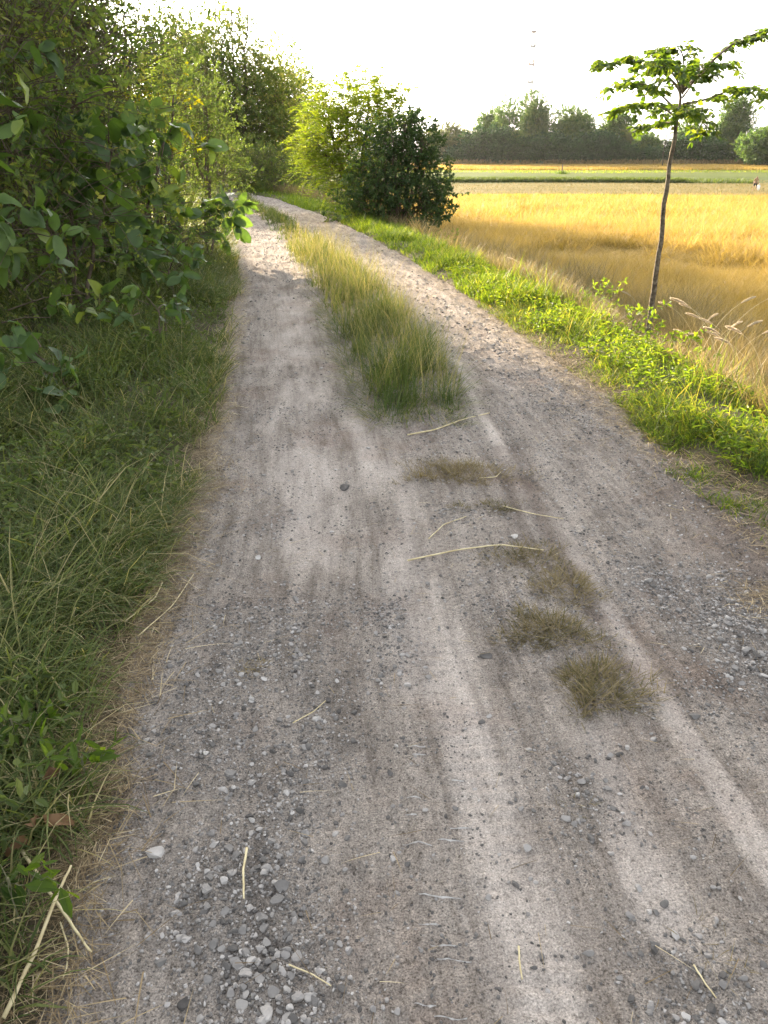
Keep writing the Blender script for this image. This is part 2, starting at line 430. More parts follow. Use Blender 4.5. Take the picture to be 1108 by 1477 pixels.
base = mixc(nt, math_(nt, 'MULTIPLY', loose, .85), base, ramp(nt, [(.32, (.30, .29, .28)), (.44, (.95, .95, .95)), (.58, (1, 1, 1)), (.70, (1.45, 1.44, 1.42))], grit), 'MULTIPLY')
vo = nt.nodes.new("ShaderNodeTexVoronoi"); vo.inputs["Scale"].default_value = 95; nt.links.new(P_, vo.inputs["Vector"])
bs = nt.nodes.new("ShaderNodeBsdfPrincipled"); bs.inputs["Roughness"].default_value = .95; bs.inputs["Specular IOR Level"].default_value = .06
nt.links.new(base, bs.inputs["Base Color"])
hgt = math_(nt, 'ADD', math_(nt, 'MULTIPLY', grain, .5), math_(nt, 'ADD', grit, math_(nt, 'MULTIPLY', vo.outputs["Distance"], -.5)))
hgt = math_(nt, 'MULTIPLY', hgt, math_(nt, 'SUBTRACT', 1.0, math_(nt, 'MULTIPLY', attr(nt, 'smooth'), .7)))
bp = nt.nodes.new("ShaderNodeBump"); bp.inputs["Distance"].default_value = .016; bp.inputs["Strength"].default_value = 1.0
nt.links.new(hgt, bp.inputs["Height"]); nt.links.new(bp.outputs[0], bs.inputs["Normal"])
nt.links.new(bs.outputs[0], out.inputs[0]); M['track'] = m
ys = [-3.0]
while ys[-1] < 88: ys.append(ys[-1] + (0.012 if .7 < ys[-1] < 3 else max(0.012, abs(ys[-1]) * 0.0045) if ys[-1] >= 3 else .05))
ys = np.array(ys); ss = np.linspace(-.10, 1.10, 260)
gy = np.repeat(ys[:, None], len(ss), 1); gx = xl(gy) + ss[None] * (xr(gy) - xl(gy))
gx = gx + (.14 * (fbm(gy * 1.3, gy * 0 + 3, 91) - .5) + .05 * (fbm(gy * 7, gy * 0 + 9, 92) - .5)) * sstep(.36, .5, np.abs(ss - .5))[None]
zt = ztrack(gx, gy) - .09 * (1 - sstep(-.09, 0, ss)[None]) - .09 * sstep(1, 1.09, ss)[None] + .004
mb = MB(); nx, ny = len(ss), len(ys)
i = np.arange(ny - 1)[:, None] * nx + np.arange(nx - 1)[None]
mb.add(np.stack([gx, gy, zt], -1).reshape(-1, 3), np.stack([i, i + 1, i + nx + 1, i + nx], -1).reshape(-1, 4))
track = mb.build('dirt_track', M['track'], smooth=True)
for nm, fn in (('smooth', w_smooth), ('dark', w_dark), ('gravel', w_gravel), ('lane', lambda x, y: x - xl(y))):
    a = track.data.attributes.new(nm, 'FLOAT', 'POINT'); a.data.foreach_set("value", fn(gx, gy).astype(np.float32).ravel())
tag(track, 'rutted grey dirt track with gravel running away between the verges', 'track', kind='structure')

# paddy: soil and stubble sheet under the crop, its strips are different crops
m, nt, out = newmat('paddy')
P_ = geo(nt)
sx = nt.nodes.new("ShaderNodeSeparateXYZ"); nt.links.new(P_, sx.inputs[0])
wob = math_(nt, 'MULTIPLY', math_(nt, 'SUBTRACT', noise(nt, .05, 3, P_), .5), 14)
yy = math_(nt, 'DIVIDE', math_(nt, 'ADD', math_(nt, 'ADD', sx.outputs[1], wob), math_(nt, 'MULTIPLY', sx.outputs[0], -.06)), 260)
zone = ramp(nt, [(0, (.12, .10, .035)), (.26, (.16, .12, .035)), (.275, (.07, .085, .02)), (.30, (.08, .095, .022)), (.315, (.15, .120, .042)), (.47, (.135, .112, .038)), (.485, (.05, .068, .018)), (.60, (.070, .092, .022)), (.69, (.09, .105, .026)), (.71, (.13, .14, .024)), (.76, (.16, .15, .025)), (.78, (.24, .175, .04)), (.94, (.23, .17, .045))], yy)
mp = nt.nodes.new("ShaderNodeMapping"); mp.inputs["Scale"].default_value = (.06, 1, 1); nt.links.new(P_, mp.inputs[0])
rows = noise(nt, .8, 4, mp.outputs[0])
zone = mixc(nt, .8, zone, ramp(nt, [(.3, (.62, .62, .58)), (.5, (1, 1, 1)), (.7, (1.25, 1.22, 1.1))], rows), 'MULTIPLY')
bs = nt.nodes.new("ShaderNodeBsdfPrincipled"); bs.inputs["Roughness"].default_value = .95; bs.inputs["Specular IOR Level"].default_value = .05
nt.links.new(zone, bs.inputs["Base Color"])
bp = nt.nodes.new("ShaderNodeBump"); bp.inputs["Distance"].default_value = .15; nt.links.new(noise(nt, 6, 5, P_), bp.inputs["Height"]); nt.links.new(bp.outputs[0], bs.inputs["Normal"])
nt.links.new(bs.outputs[0], out.inputs[0]); M['paddy'] = m
fy = axis([(-20, 20, 40), (20, 80, 60), (80, 250, 70)]); fu = np.concatenate([np.linspace(0, 1, 60) ** 1.6])
gy = np.repeat(fy[:, None], len(fu), 1); gx = xf(gy) + .1 + fu[None] * (260 - xf(gy))
mb = MB(); nx, ny = len(fu), len(fy); i = np.arange(ny - 1)[:, None] * nx + np.arange(nx - 1)[None]
mb.add(np.stack([gx, gy, field_z(gy) + .03 + .05 * fbm(gx * .5, gy * .5, 61)], -1).reshape(-1, 3), np.stack([i, i + 1, i + nx + 1, i + nx], -1).reshape(-1, 4))
o = mb.build('paddy_field', M['paddy'], smooth=True)
tag(o, 'flat paddy land in yellow, tan and green strips', 'field', kind='structure')

# ------------------------------------------------------------------ crops and grass (stuff)
def scatter(rng, n, fx0, fx1, y0, y1, power=1.0):
    """n points between two edges, denser near y0"""
    y = y0 + (y1 - y0) * rng.random(n) ** power
    u = rng.random(n)
    return fx0(y) + u * (fx1(y) - fx0(y)), y, u
rng = np.random.default_rng(11)
mb = MB()
# golden rice: near part and far part of the first paddy
for n, y0, y1, hh, ww in ((100000, 1, 20, .78, .009), (90000, 20, 40, .80, .018), (70000, 40, 74, .82, .035)):
    x, y, u = scatter(rng, n, lambda y: xf(y) + np.interp(y, [0, 16, 40, 80], [1.5, 1.3, .8, .3]), lambda y: np.maximum(xf(y) + 5, y * .62 + 4), y0, y1)
    lod = fbm(x * .35, y * .35, 71, 3)
    k = rng.random(n) < .95
    z = field_z(y)
    P = np.stack([x, y, z], 1)[k]
    lodge = sstep(.56, .68, lod)[k] * (y[k] > 14)
    nn = k.sum()
    blades(mb, P, hh * (.75 + .45 * rng.random(nn)), ww * (.7 + .6 * rng.random(nn)), .1 + .15 * rng.random(nn) + .7 * lodge, .5 + .9 * rng.random(nn), rng.random(nn) * 6.28,
           np.clip(.0 + .42 * rng.random(nn) + .55 * (fbm(P[:, 0] * .4, P[:, 1] * .5, 73, 4) - .42), 0, 1), tipshift=.55)
o = mb.build('rice_crop', M['rice'])
tag(o, 'golden ripe rice filling the near paddy beyond the verge', 'rice', kind='stuff')
mb = MB()
n = 60000
x, y, u = scatter(rng, n, lambda y: xf(y) * 0 + np.maximum(xf(y), -20), lambda y: y * .62 + 10, 196, 240)
P = np.stack([x, y, field_z(y)], 1)
blades(mb, P, .8 * (.7 + .5 * rng.random(n)), .16, .1 + .3 * rng.random(n), .8, rng.random(n) * 6.28, .1 + .4 * rng.random(n), tipshift=.45)
o = mb.build('rice_crop', M['rice']); tag(o, 'golden rice strip in front of the far treeline', 'rice', kind='stuff')
mb = MB()
n = 26000
x, y, u = scatter(rng, n, lambda y: xf(y) * 0 + 6, lambda y: y * 0 + np.where(rng.random(len(y)) < .85, 46, 56), 127, 132)
k = fbm(x * .12, y * 0 + 2, 75) > .18
P = np.stack([x, y + 3 * np.sin(x * .07), field_z(y)], 1)[k]; n = len(P)
blades(mb, P, 1.15 * (.4 + .6 * rng.random(n)), .12, .1 + .4 * rng.random(n), .8, rng.random(n) * 6.28, .05 + .35 * rng.random(n), tipshift=.1)
o = mb.build('bund_grass', M['verge_grass']); tag(o, 'dark green grass on the long bund across the fields', 'grass', kind='stuff')
mb = MB()
for (y0, y1, h, n, w) in ((74, 80, .5, 22000, .06), (178, 194, .4, 7000, .10)):
    x, y, u = scatter(rng, n, lambda y: np.maximum(xf(y), -20), lambda y: y * .62 + 10, y0, y1)
    P = np.stack([x, y + 2.2 * np.sin(x * .11), field_z(y)], 1)
    blades(mb, P, h * (.5 + .7 * rng.random(n)), w, .1 + .4 * rng.random(n), .8, rng.random(n) * 6.28, .3 + .55 * rng.random(n), tipshift=.1)
o = mb.build('boundary_grass', M['bright_grass']); tag(o, 'yellow green grass lines between the paddy strips', 'grass', kind='stuff')
mb = MB()
n = 30000
x, y, u = scatter(rng, n, lambda y: np.maximum(xf(y), -10), lambda y: y * .62 + 8, 80, 138)
y = np.round(y / 1.7) * 1.7 + rng.normal(0, .16, n)
P = np.stack([x, y, field_z(y)], 1)
blades(mb, P, .28 * (.5 + .8 * rng.random(n)), .07, .2 + .8 * rng.random(n), .6, rng.random(n) * 6.28, .15 + .5 * rng.random(n))
o = mb.build('stubble', M['dry_grass']); tag(o, 'pale cut stubble rows in the harvested paddy', 'stubble', kind='stuff')
mb = MB()
n = 9000
x, y, u = scatter(rng, n, lambda y: y * 0 + 8, lambda y: y * 0 + 150, 238, 243)
P = np.stack([x, y, field_z(y)], 1)
blades(mb, P, 2.2 * (.4 + .7 * rng.random(n)), .28, .1 + .3 * rng.random(n), .8, rng.random(n) * 6.28, .45 + .5 * rng.random(n))
o = mb.build('reed_grass', M['dry_grass']); tag(o, 'pale dry reeds along the foot of the far treeline', 'reeds', kind='stuff')

# left verge: matted long grass
mb = MB()
rng = np.random.default_rng(21)
def verge(n, y0, y1, pw, off0, off1, H, wid, lean, bend, t0, t1, tip=0.1, edge=.5):
    x, y, u = scatter(rng, n, lambda y: xl(y) - off0, lambda y: xl(y) - off1, y0, y1, pw)
    jag = .22 * (fbm(y * 1.6, y * 0 + 1, 81) - .4) + .10 * (fbm(y * 6, y * 0 + 1, 82) - .5)
    x = x + jag * (1 - u * 0)
    cl = fbm(x * 2.4, y * 2.4, 83, 3)
    k = rng.random(n) < np.clip(.12 + 2.3 * (cl - .30), .05, 1)
    x, y, cl = x[k], y[k], cl[k]; n = len(x)
    P = np.stack([x, y, zg(x, y) - .01], 1)
    az = rng.random(n) * 6.28 + .9 * np.sin(x * 3 + y * 2)
    near_edge = np.clip((x - (xl(y) - .35)) / .35, 0, 1)
    blades(mb, P, H * (.45 + .8 * rng.random(n)) * (1 - .45 * near_edge) * (.35 + 1.25 * cl), wid * (.6 + .8 * rng.random(n)), lean * (.3 + rng.random(n)), bend * (.5 + rng.random(n)), az,
           np.clip(t0 + (t1 - t0) * rng.random(n) ** 1.5 + .35 * near_edge * rng.random(n), 0, 1), tipshift=tip)
verge(22000, -1.5, .3, 1.0, 1.9, 0.13, .30, .0055, .7, 1.3, .02, .62)
verge(52000, .3, 4.5, 1.0, 1.9, 0.13, .30, .0055, .7, 1.3, .02, .62)
verge(14000, .3, 4.5, 1.0, 1.9, 0.10, .26, .0045, .9, 1.0, .55, 1.0)
verge(60000, 4.5, 16, 1.2, 3.4, 0.06, .36, .008, .5, 1.1, .02, .66)
verge(12000, 4.5, 16, 1.2, 3.0, 0.02, .30, .006, .8, 1.0, .6, 1.0)
verge(30000, 16, 45, 1.0, 3.0, 0.05, .4, .02, .4, 1.0, .1, .75)
verge(1800, .3, 7, 1.0, 2.2, 0.08, .55, .0035, .9, 1.1, .72, 1.0)
verge(2200, .3, 5, 1.0, 1.9, 0.10, .40, .006, .5, 1.3, .45, .85)
# small broad weeds in the grass
n = 26000
x, y, u = scatter(rng, n, lambda y: xl(y) - 2.2, lambda y: xl(y) - .12, .4, 9)
k = fbm(x * 3.1, y * 3.1, 84, 3) > .48; x, y = x[k], y[k]; n = len(x)
P = np.stack([x, y, zg(x, y) + .02 + .20 * rng.random(n)], 1)
D = np.stack([rng.normal(size=n), rng.normal(size=n), rng.normal(size=n) * .5 + .3], 1)
leaves(mb, P, D, nrm(np.array([0, 0, 1.0]) + .5 * rng.normal(size=(n, 3))), .045 * (.4 + rng.random(n)), .017 * (.6 + .7 * rng.random(n)), LEAF_M, .05 + .5 * rng.random(n))
o = mb.build('verge_grass', M['verge_grass']); tag(o, 'long matted grass on the shaded verge beside the bushes', 'grass', kind='stuff')

# right verge: bright low grass and weeds, then tall dry grass down the bank
mb = MB(); rng = np.random.default_rng(31)
def low(x, y):
    t = np.clip(((x - 2.2) * .95 + (y - 6.6) * 2.7) / (.95 ** 2 + 2.7 ** 2), 0, 1)
    return 1 - .6 * np.exp(-((x - 2.2 - .95 * t) ** 2 + (y - 6.6 - 2.7 * t) ** 2) / .45 ** 2)
def rverge(mb, n, y0, y1, pw, o0, o1, H, wid, lean, bend, t0, t1, tip=.1):
    x, y, u = scatter(rng, n, lambda y: xr(y) + o0, lambda y: xr(y) + o1, y0, y1, pw)
    x = x + .20 * (fbm(y * 1.5, y * 0 + 4, 85) - .5)
    cl = fbm(x * 2.2, y * 2.2, 87, 3)
    k = rng.random(n) < np.clip(.12 + 2.2 * (cl - .3), .04, 1)
    x, y, cl, u = x[k], y[k], cl[k], u[k]; n = len(x)
    P = np.stack([x, y, zg(x, y) - .01], 1)
    blades(mb, P, low(x, y) * H * (.4 + .9 * rng.random(n)) * (.25 + 1.5 * cl) * (.6 + .4 * np.clip(u * 4, 0, 1)), wid * (.6 + .8 * rng.random(n)), lean * (.3 + rng.random(n)), bend * (.5 + rng.random(n)), rng.random(n) * 6.28,
           np.clip(t0 + (t1 - t0) * rng.random(n), 0, 1), tipshift=tip)
rverge(mb, 24000, -1.5, 2.2, 1.0, .03, 1.3, .16, .006, .6, 1.2, .0, .85)
rverge(mb, 26000, 1.5, 4.0, 1.0, -.16, .35, .13, .005, .7, 1.0, .0, .9)
rverge(mb, 52000, 2.2, 9, 1.0, .0, 1.15, .14, .0055, .6, 1.2, .0, .85)
rverge(mb, 9000, 2.2, 9, 1.0, -.05, .5, .10, .004, .9, 1.0, .6, 1.0)
rverge(mb, 3500, 2.2, 14, 1.0, .2, 1.3, .34, .004, .5, .8, .7, 1.0, .1)
rverge(mb, 2600, 2.2, 12, 1.0, .45, 1.5, .42, .006, .25, .8, .15, .7, .25)
rverge(mb, 45000, 9, 30, 1.2, .03, 1.4, .22, .012, .4, .9, .0, .8)
rverge(mb, 12000, 30, 55, 1.0, .03, 2.4, .25, .02, .4, .9, .0, .8)
n = 26000
x, y, u = scatter(rng, n, lambda y: xr(y) + .12, lambda y: xr(y) + 1.25, 2.4, 12)
k = (fbm(x * 2, y * 2, 88, 3) > .50) & (rng.random(n) < .8); x, y = x[k], y[k]; n = len(x)
P = np.stack([x, y, zg(x, y) + .02 + .12 * rng.random(n) ** 1.5], 1)
D = np.stack([rng.normal(size=n), rng.normal(size=n), .3 + .4 * rng.normal(size=n)], 1)
leaves(mb, P, D, nrm(np.array([0, 0, 1.0]) + .5 * rng.normal(size=(n, 3))), .045 * (.4 + rng.random(n)), .019 * (.6 + .6 * rng.random(n)), LEAF_M, .15 + .7 * rng.random(n))
o = mb.build('verge_weeds', M['bright_grass']); tag(o, 'bright green low weeds along the sunlit field edge of the track', 'weeds', kind='stuff')
mb = MB()
def bank(n, y0, y1, H, wid, t0, t1):
    x, y, u = scatter(rng, n, lambda y: xr(y) + 1.0, lambda y: xf(y) + np.interp(y, [0, 16, 40, 80], [2.1, 1.8, 1.2, .5]), y0, y1)
    x = x + .5 * (fbm(y * .8, y * 0 + 7, 89) - .5)
    cl = fbm(x * 1.3, y * 1.3, 90, 3)
    k = rng.random(n) < np.clip(.2 + 1.8 * (cl - .25), .05, 1); x, y, cl = x[k], y[k], cl[k]; n = len(x)
    P = np.stack([x, y, zg(x, y) - .02], 1)
    u = u[k]
    H = H * (.62 + .62 * sstep(.0, .75, u)) * low(x, y)
    blades(mb, P, H * (.5 + .7 * rng.random(n)) * (.6 + .8 * cl), wid * (.6 + .8 * rng.random(n)), .15 + .25 * rng.random(n), .3 + .8 * rng.random(n), rng.random(n) * 6.28, t0 + (t1 - t0) * rng.random(n), tipshift=.35, segs=4)
bank(24000, -1.5, 2.5, .7, .006, .0, .72)
bank(120000, 2.5, 14, .70, .006, .0, .72)
bank(60000, 14, 40, .75, .013, .0, .7)
o = mb.build('bank_grass', M['dry_grass']); tag(o, 'tall dry tan grass on the bank between weeds and rice', 'grass', kind='stuff')

# grass ridge between the wheel tracks
RL = pline([(556, 612), (520, 560), (497, 500), (468, 440), (430, 390), (400, 345), (375, 315), (350, 296), (338, 284)])
RR = pline([(652, 606), (655, 575), (640, 530), (605, 480), (575, 440), (530, 400), (480, 360), (440, 330), (400, 306), (362, 288)])
def rl(y): return np.interp(y, RL[:, 1], RL[:, 0])
def rr(y): return np.interp(y, RR[:, 1], RR[:, 0])
mb = MB(); rng = np.random.default_rng(41)
for n, y0, y1, H, w in ((16000, 4.6, 8, .50, .0046), (10000, 8, 14, .42, .0070), (9000, 14, 34, .28, .013)):
    x, y, u = scatter(rng, n, rl, rr, y0, y1)
    x = (rl(y) + rr(y)) / 2 + (x - (rl(y) + rr(y)) / 2) * .88 + rng.normal(0, .06, n)
    cl = fbm(x * 3.2, y * 2.6, 45, 3); k = rng.random(n) < np.clip(-.1 + 2.6 * (cl - .27), .04, 1) * (.3 + .7 * sstep(4.55, 5.1, y)) * (1 - .45 * sstep(.55, 1, np.abs(u - .5) * 2)); x, y, u, cl = x[k], y[k], u[k], cl[k]; n = len(x)
    e = 1 - np.abs(u - .5) * 2
    gold = sstep(6.5, 9.5, y) * sstep(17, 12, y)
    P = np.stack([x, y, ztrack(x, y) - .01], 1)
    end = sstep(4.7, 5.6, y)
    H_ = H * (.30 + .85 * rng.random(n) ** 1.3) * (.55 + .5 * np.sqrt(e)) * (.5 + .5 * end) * (.55 + .85 * cl)
    out_az = np.where(u < .5, math.pi, 0) * .5 + 9 * fbm(x * 4.5, y * 3.5, 46, 2) + rng.normal(0, .7, n)
    blades(mb, P, H_, w * (.6 + .8 * rng.random(n)), .10 + .75 * rng.random(n) ** 1.3 * (1.3 - .6 * e), .2 + 1.5 * rng.random(n) ** 2, out_az, np.clip(.0 + .46 * rng.random(n) ** 1.5 + .16 * gold + .6 * (fbm(x * 5, y * 4, 48, 2) - .5), 0, 1), tipshift=.27, segs=4)
n = 1500
x, y, u = scatter(rng, n, rl, rr, 5.0, 15)
P = np.stack([x, y, ztrack(x, y) - .01], 1)
blades(mb, P, .66 * (.6 + .5 * rng.random(n)), .0028, .25 * rng.random(n), .2 + 1.0 * rng.random(n), rng.random(n) * 6.28, .55 + .3 * rng.random(n), tipshift=.2, segs=4)
n = 2600
x, y, u = scatter(rng, n, lambda y: rl(y) - .10, lambda y: rr(y) + .06, 4.7, 9)
e = np.abs(u - .5) * 2
k = e > .55; x, y, u = x[k], y[k], u[k]; n = len(x)
blades(mb, np.stack([x, y, ztrack(x, y)], 1), .30 * (.4 + .9 * rng.random(n)), .004, .7 + .6 * rng.random(n), .6, np.where(u < .5, math.pi, 0) + rng.normal(0, .9, n), .15 + .7 * rng.random(n))
# fallen straw skirt
n = 3500
x, y, u = scatter(rng, n, lambda y: rl(y) - .12, lambda y: rr(y) + .1, 4.6, 12)
P = np.stack([x, y, ztrack(x, y) + .01], 1)
blades(mb, P, .16 * (.5 + rng.random(n)), .004, 1.2 + .3 * rng.random(n), .3, rng.random(n) * 6.28, .4 + .6 * rng.random(n))
o = mb.build('ridge_grass', M['ridge_grass']); tag(o, 'long grass ridge growing between the two wheel tracks', 'grass', kind='stuff')

# ------------------------------------------------------------------ straw, gravel
mb = MB(); rng = np.random.default_rng(51)
def litter(n, fx0, fx1, y0, y1, L, w, pw=1.0, dens=None):
    x, y, u = scatter(rng, n, fx0, fx1, y0, y1, pw)
    if dens is not None:
        k = rng.random(n) < dens(x, y); x, y = x[k], y[k]; n = len(x)
    P = np.stack([x, y, ztrack(x, y) + .008 + .012 * rng.random(n)], 1)
    blades(mb, P, L * (.3 + 1.0 * rng.random(n)), w * (.6 + .8 * rng.random(n)), 1.42 + .12 * rng.random(n), .25 * rng.random(n), rng.random(n) * 6.28, rng.random(n))
jagL = lambda y: .22 * (fbm(y * 1.6, y * 0 + 1, 81) - .4)
litter(5200, lambda y: xl(y) - .22 + jagL(y), lambda y: xl(y) + .03 + jagL(y), .5, 4.5, .08, .0024)
litter(5000, lambda y: xl(y) - .16 + jagL(y), lambda y: xl(y) - .0 + jagL(y), 1.2, 5.5, .07, .0022)
litter(900, lambda y: xl(y) - .3 + jagL(y), lambda y: xl(y) + .14 + jagL(y), .5, 4.5, .14, .003)
litter(13000, lambda y: xl(y) - .22 + jagL(y), lambda y: xl(y) + .05 + jagL(y), 4.5, 20, .11, .0045)
litter(3500, lambda y: xr(y) - .08, lambda y: xr(y) + .16, 2.3, 12, .09, .003)
litter(9000, lambda y: xr(y) - .22, lambda y: xr(y) + .22, 2.4, 16, .09, .004)
litter(1500, lambda y: xr(y) - .5, lambda y: xr(y) + .1, 2.4, 16, .09, .004)
litter(420, xl, xr, .8, 4, .09, .002)
litter(600, xl, xr, 4, 14, .12, .004)
litter(2200, lambda y: y * 0 + 1.35, lambda y: y * 0 + 1.85, 2.35, 2.85, .09, .0025, dens=lambda x, y: np.exp(-((x - 1.58) / .16) ** 2 - ((y - 2.6) / .12) ** 2))
o = mb.build('straw_litter', M['straw']); tag(o, 'scattered cut straw along the edges of the track', 'straw', kind='stuff')

def stone_mesh(rng, sub):
    import bmesh
    b = bmesh.new(); bmesh.ops.create_icosphere(b, subdivisions=sub, radius=1)
    V = np.array([v.co[:] for v in b.verts]); F = np.array([[v.index for v in f.verts] for f in b.faces]); b.free()
    for _ in range(9):               # chip flat facets
        d = nrm(rng.normal(size=3)); c = .42 + .33 * rng.random()
        k = V @ d; V = V - np.maximum(k - c, 0)[:, None] * d
    V = V * (1.25 + .03 * rng.normal(size=(len(V), 1))) * np.array([1, .65 + .3 * rng.random(), .45 + .3 * rng.random()])
    return V, F
rng = np.random.default_rng(61)
T0 = []
for _ in range(5):
    ph = (1 + 5 ** .5) / 2
    ico = nrm(np.array([[-1, ph, 0], [1, ph, 0], [-1, -ph, 0], [1, -ph, 0], [0, -1, ph], [0, 1, ph], [0, -1, -ph], [0, 1, -ph], [ph, 0, -1], [ph, 0, 1], [-ph, 0, -1], [-ph, 0, 1]]))
    ifc = np.array([[0, 11, 5], [0, 5, 1], [0, 1, 7], [0, 7, 10], [0, 10, 11], [1, 5, 9], [5, 11, 4], [11, 10, 2], [10, 7, 6], [7, 1, 8], [3, 9, 4], [3, 4, 2], [3, 2, 6], [3, 6, 8], [3, 8, 9], [4, 9, 5], [2, 4, 11], [6, 2, 10], [8, 6, 7], [9, 8, 1]])
    T0.append((ico * (1 + .16 * rng.normal(size=(12, 1))) * np.array([1, .65 + .3 * rng.random(), .5 + .3 * rng.random()]), ifc))
T1 = [stone_mesh(rng, 1) for _ in range(3)]; T2 = [stone_mesh(rng, 2) for _ in range(10)]
def put_stones(mb, X, Y, S, T, sink=.25, tmax=1.0):
    which = rng.integers(0, len(T), len(X))
    for k, (V0, F0) in enumerate(T):
        i = np.where(which == k)[0]; n = len(i)
        if not n: continue
        a = rng.random(n) * 6.28; tl = rng.normal(0, .3, n)
        V = V0[None] * S[i][:, None, None]
        ca, sa = np.cos(a)[:, None], np.sin(a)[:, None]
        x = V[..., 0] * ca - V[..., 1] * sa; y = V[..., 0] * sa + V[..., 1] * ca; z = V[..., 2] + x * tl[:, None] * .4
        z = z + (ztrack(X[i], Y[i]) + .004 + S[i] * (.35 - sink))[:, None]
        W = np.stack([x + X[i][:, None], y + Y[i][:, None], z], -1)
        mb.add(W.reshape(-1, 3), (np.arange(n)[:, None, None] * len(V0) + F0[None]).reshape(-1, 3), np.repeat(rng.random(n) * tmax, len(V0)))
mb = MB()
def strew(n, y0, y1, s0, s1, fn, T, pw=1.0, tmax=1.0):
    x, y, u = scatter(rng, n, xl, xr, y0, y1, pw)
    k = rng.random(n) < fn(x, y); x, y = x[k], y[k]
    put_stones(mb, x, y, s0 + (s1 - s0) * rng.random(len(x)) ** 2.4, T, tmax=tmax)
bare = lambda x, y: np.clip(.02 + .65 * fbm(x * 3, y * 3, 63, 4) ** 2.4 + w_gravel(x, y) - .4 * w_smooth(x, y), .02, 1)
strew(90000, .75, 2.6, .0014, .0058, bare, T0)
strew(80000, 2.4, 6, .0022, .009, bare, T0)
strew(30000, 6, 20, .006, .018, bare, T0)
strew(5000, .75, 4, .004, .009, lambda x, y: np.clip(.25 + w_gravel(x, y), 0, 1), T1)
strew(16000, .8, 2.4, .0035, .013, lambda x, y: np.clip(w_gravel(x, y) * .8 + .010, 0, 1), T2)
strew(3500, 2.4, 6, .006, .017, lambda x, y: np.clip(w_gravel(x, y) * .7 + .01, 0, 1), T2)
crumb = lambda x, y: np.clip(2.6 * (fbm(x * 5, y * 4, 66, 4) - .47), 0, 1)
strew(16000, .75, 2.6, .0014, .0058, crumb, T0, tmax=.22)
strew(16000, 2.4, 7, .0022, .008, crumb, T0, tmax=.22)
o = mb.build('gravel', M['stone']); tag(o, 'loose grey gravel and grit strewn over the track', 'gravel', kind='stuff')
# the larger loose stones, one object each
def stone(px, py, size, label, group=None, tint=.5, cat='stone', flat=1.0):
    x, y, _ = onz(px, py)
    V, F = T2[int(rng.integers(0, len(T2)))]
    a = rng.random() * 6.28; V = V * size * np.array([1, 1, flat])
    V = np.stack([V[:, 0] * math.cos(a) - V[:, 1] * math.sin(a), V[:, 0] * math.sin(a) + V[:, 1] * math.cos(a), V[:, 2]], 1)
    z = float(ztrack(np.array([x]), np.array([y]))[0]) + .004 + size * .12
    b = MB(); b.add(V + np.array([x, y, z]), F, tint)
    return tag(b.build('stone', M['stone'], origin=(x, y, z)), label, cat, group)
for px, py, s, t in [(300, 1290, 9, .6), (332, 1262, 8, .7), (352, 1345, 9, .5), (408, 1285, 12, .35), (400, 1302, 10, .4), (385, 1258, 8, .7), (310, 1370, 9, .4), (355, 1412, 9, .8), (375, 1420, 8, .6), (430, 1445, 9, .7), (372, 1390, 7, .9), (335, 1440, 8, .6),
                     (395, 1440, 10, .55), (350, 1460, 10, .8), (412, 1372, 7, .6), (285, 1372, 8, .3), (378, 1330, 9, .45), (325, 1317, 7, .5), (440, 1200, 8, .6), (330, 1225, 8, .4), (470, 1245, 8, .7), (355, 1228, 6, .8), (385, 1470, 11, .85), (420, 1410, 8, .5), (340, 1395, 8, .65), (300, 1420, 7, .5)]:
    d = float(np.linalg.norm(onz(px, py) - np.array([0, 0, CAMZ])))
    stone(px, py, s * .92 / 1109 * d, 'grey loose stone lying in the gravel patch by the upright straw', 'larger stones of the gravel patch', t)
for px, py, s, t in [(1075, 935, 7, .6), (1098, 938, 6, .8), (1040, 925, 5, .5), (1085, 955, 5, .9), (1060, 965, 6, .6), (1100, 910, 5, .7), (1050, 900, 5, .5), (1070, 985, 5, .6)]:
    d = float(np.linalg.norm(onz(px, py) - np.array([0, 0, CAMZ])))
    stone(px, py, s / 1109 * d, 'pale grey stone in the gravel on the field side of the track', 'stones on the field side of the track', t)
for px, py, s, t, lb in [(701, 957, 9, .05, 'dark lump of stone alone on the pale wheel track'), (497, 703, 8, .02, 'small dark clod on the track left of the brown grass tuft'), (225, 1237, 10, .95, 'whitish flat stone near the straw edge of the track'), (332, 1118, 11, .45, 'grey stone half buried beside the reddish sun patch'),
                         (372, 807, 6, 1.0, 'white chip of stone on the shaded wheel track'), (741, 783, 7, 1.0, 'pale flat stone between the two small grass tufts'), (562, 1113, 6, .1, 'small dark pebble alone beside the tyre marks'), (425, 945, 7, .6, 'grey pebble pair piece at the edge of the reddish sun patch'), (1000, 1040, 7, .25, 'dark grey stone beside the long pale wheel streak')]:
    d = float(np.linalg.norm(onz(px, py) - np.array([0, 0, CAMZ])))
    stone(px, py, s / 1109 * d, lb, None, t, flat=.8)  # the reddish patch named here is sunlight on the dirt, not coloured in

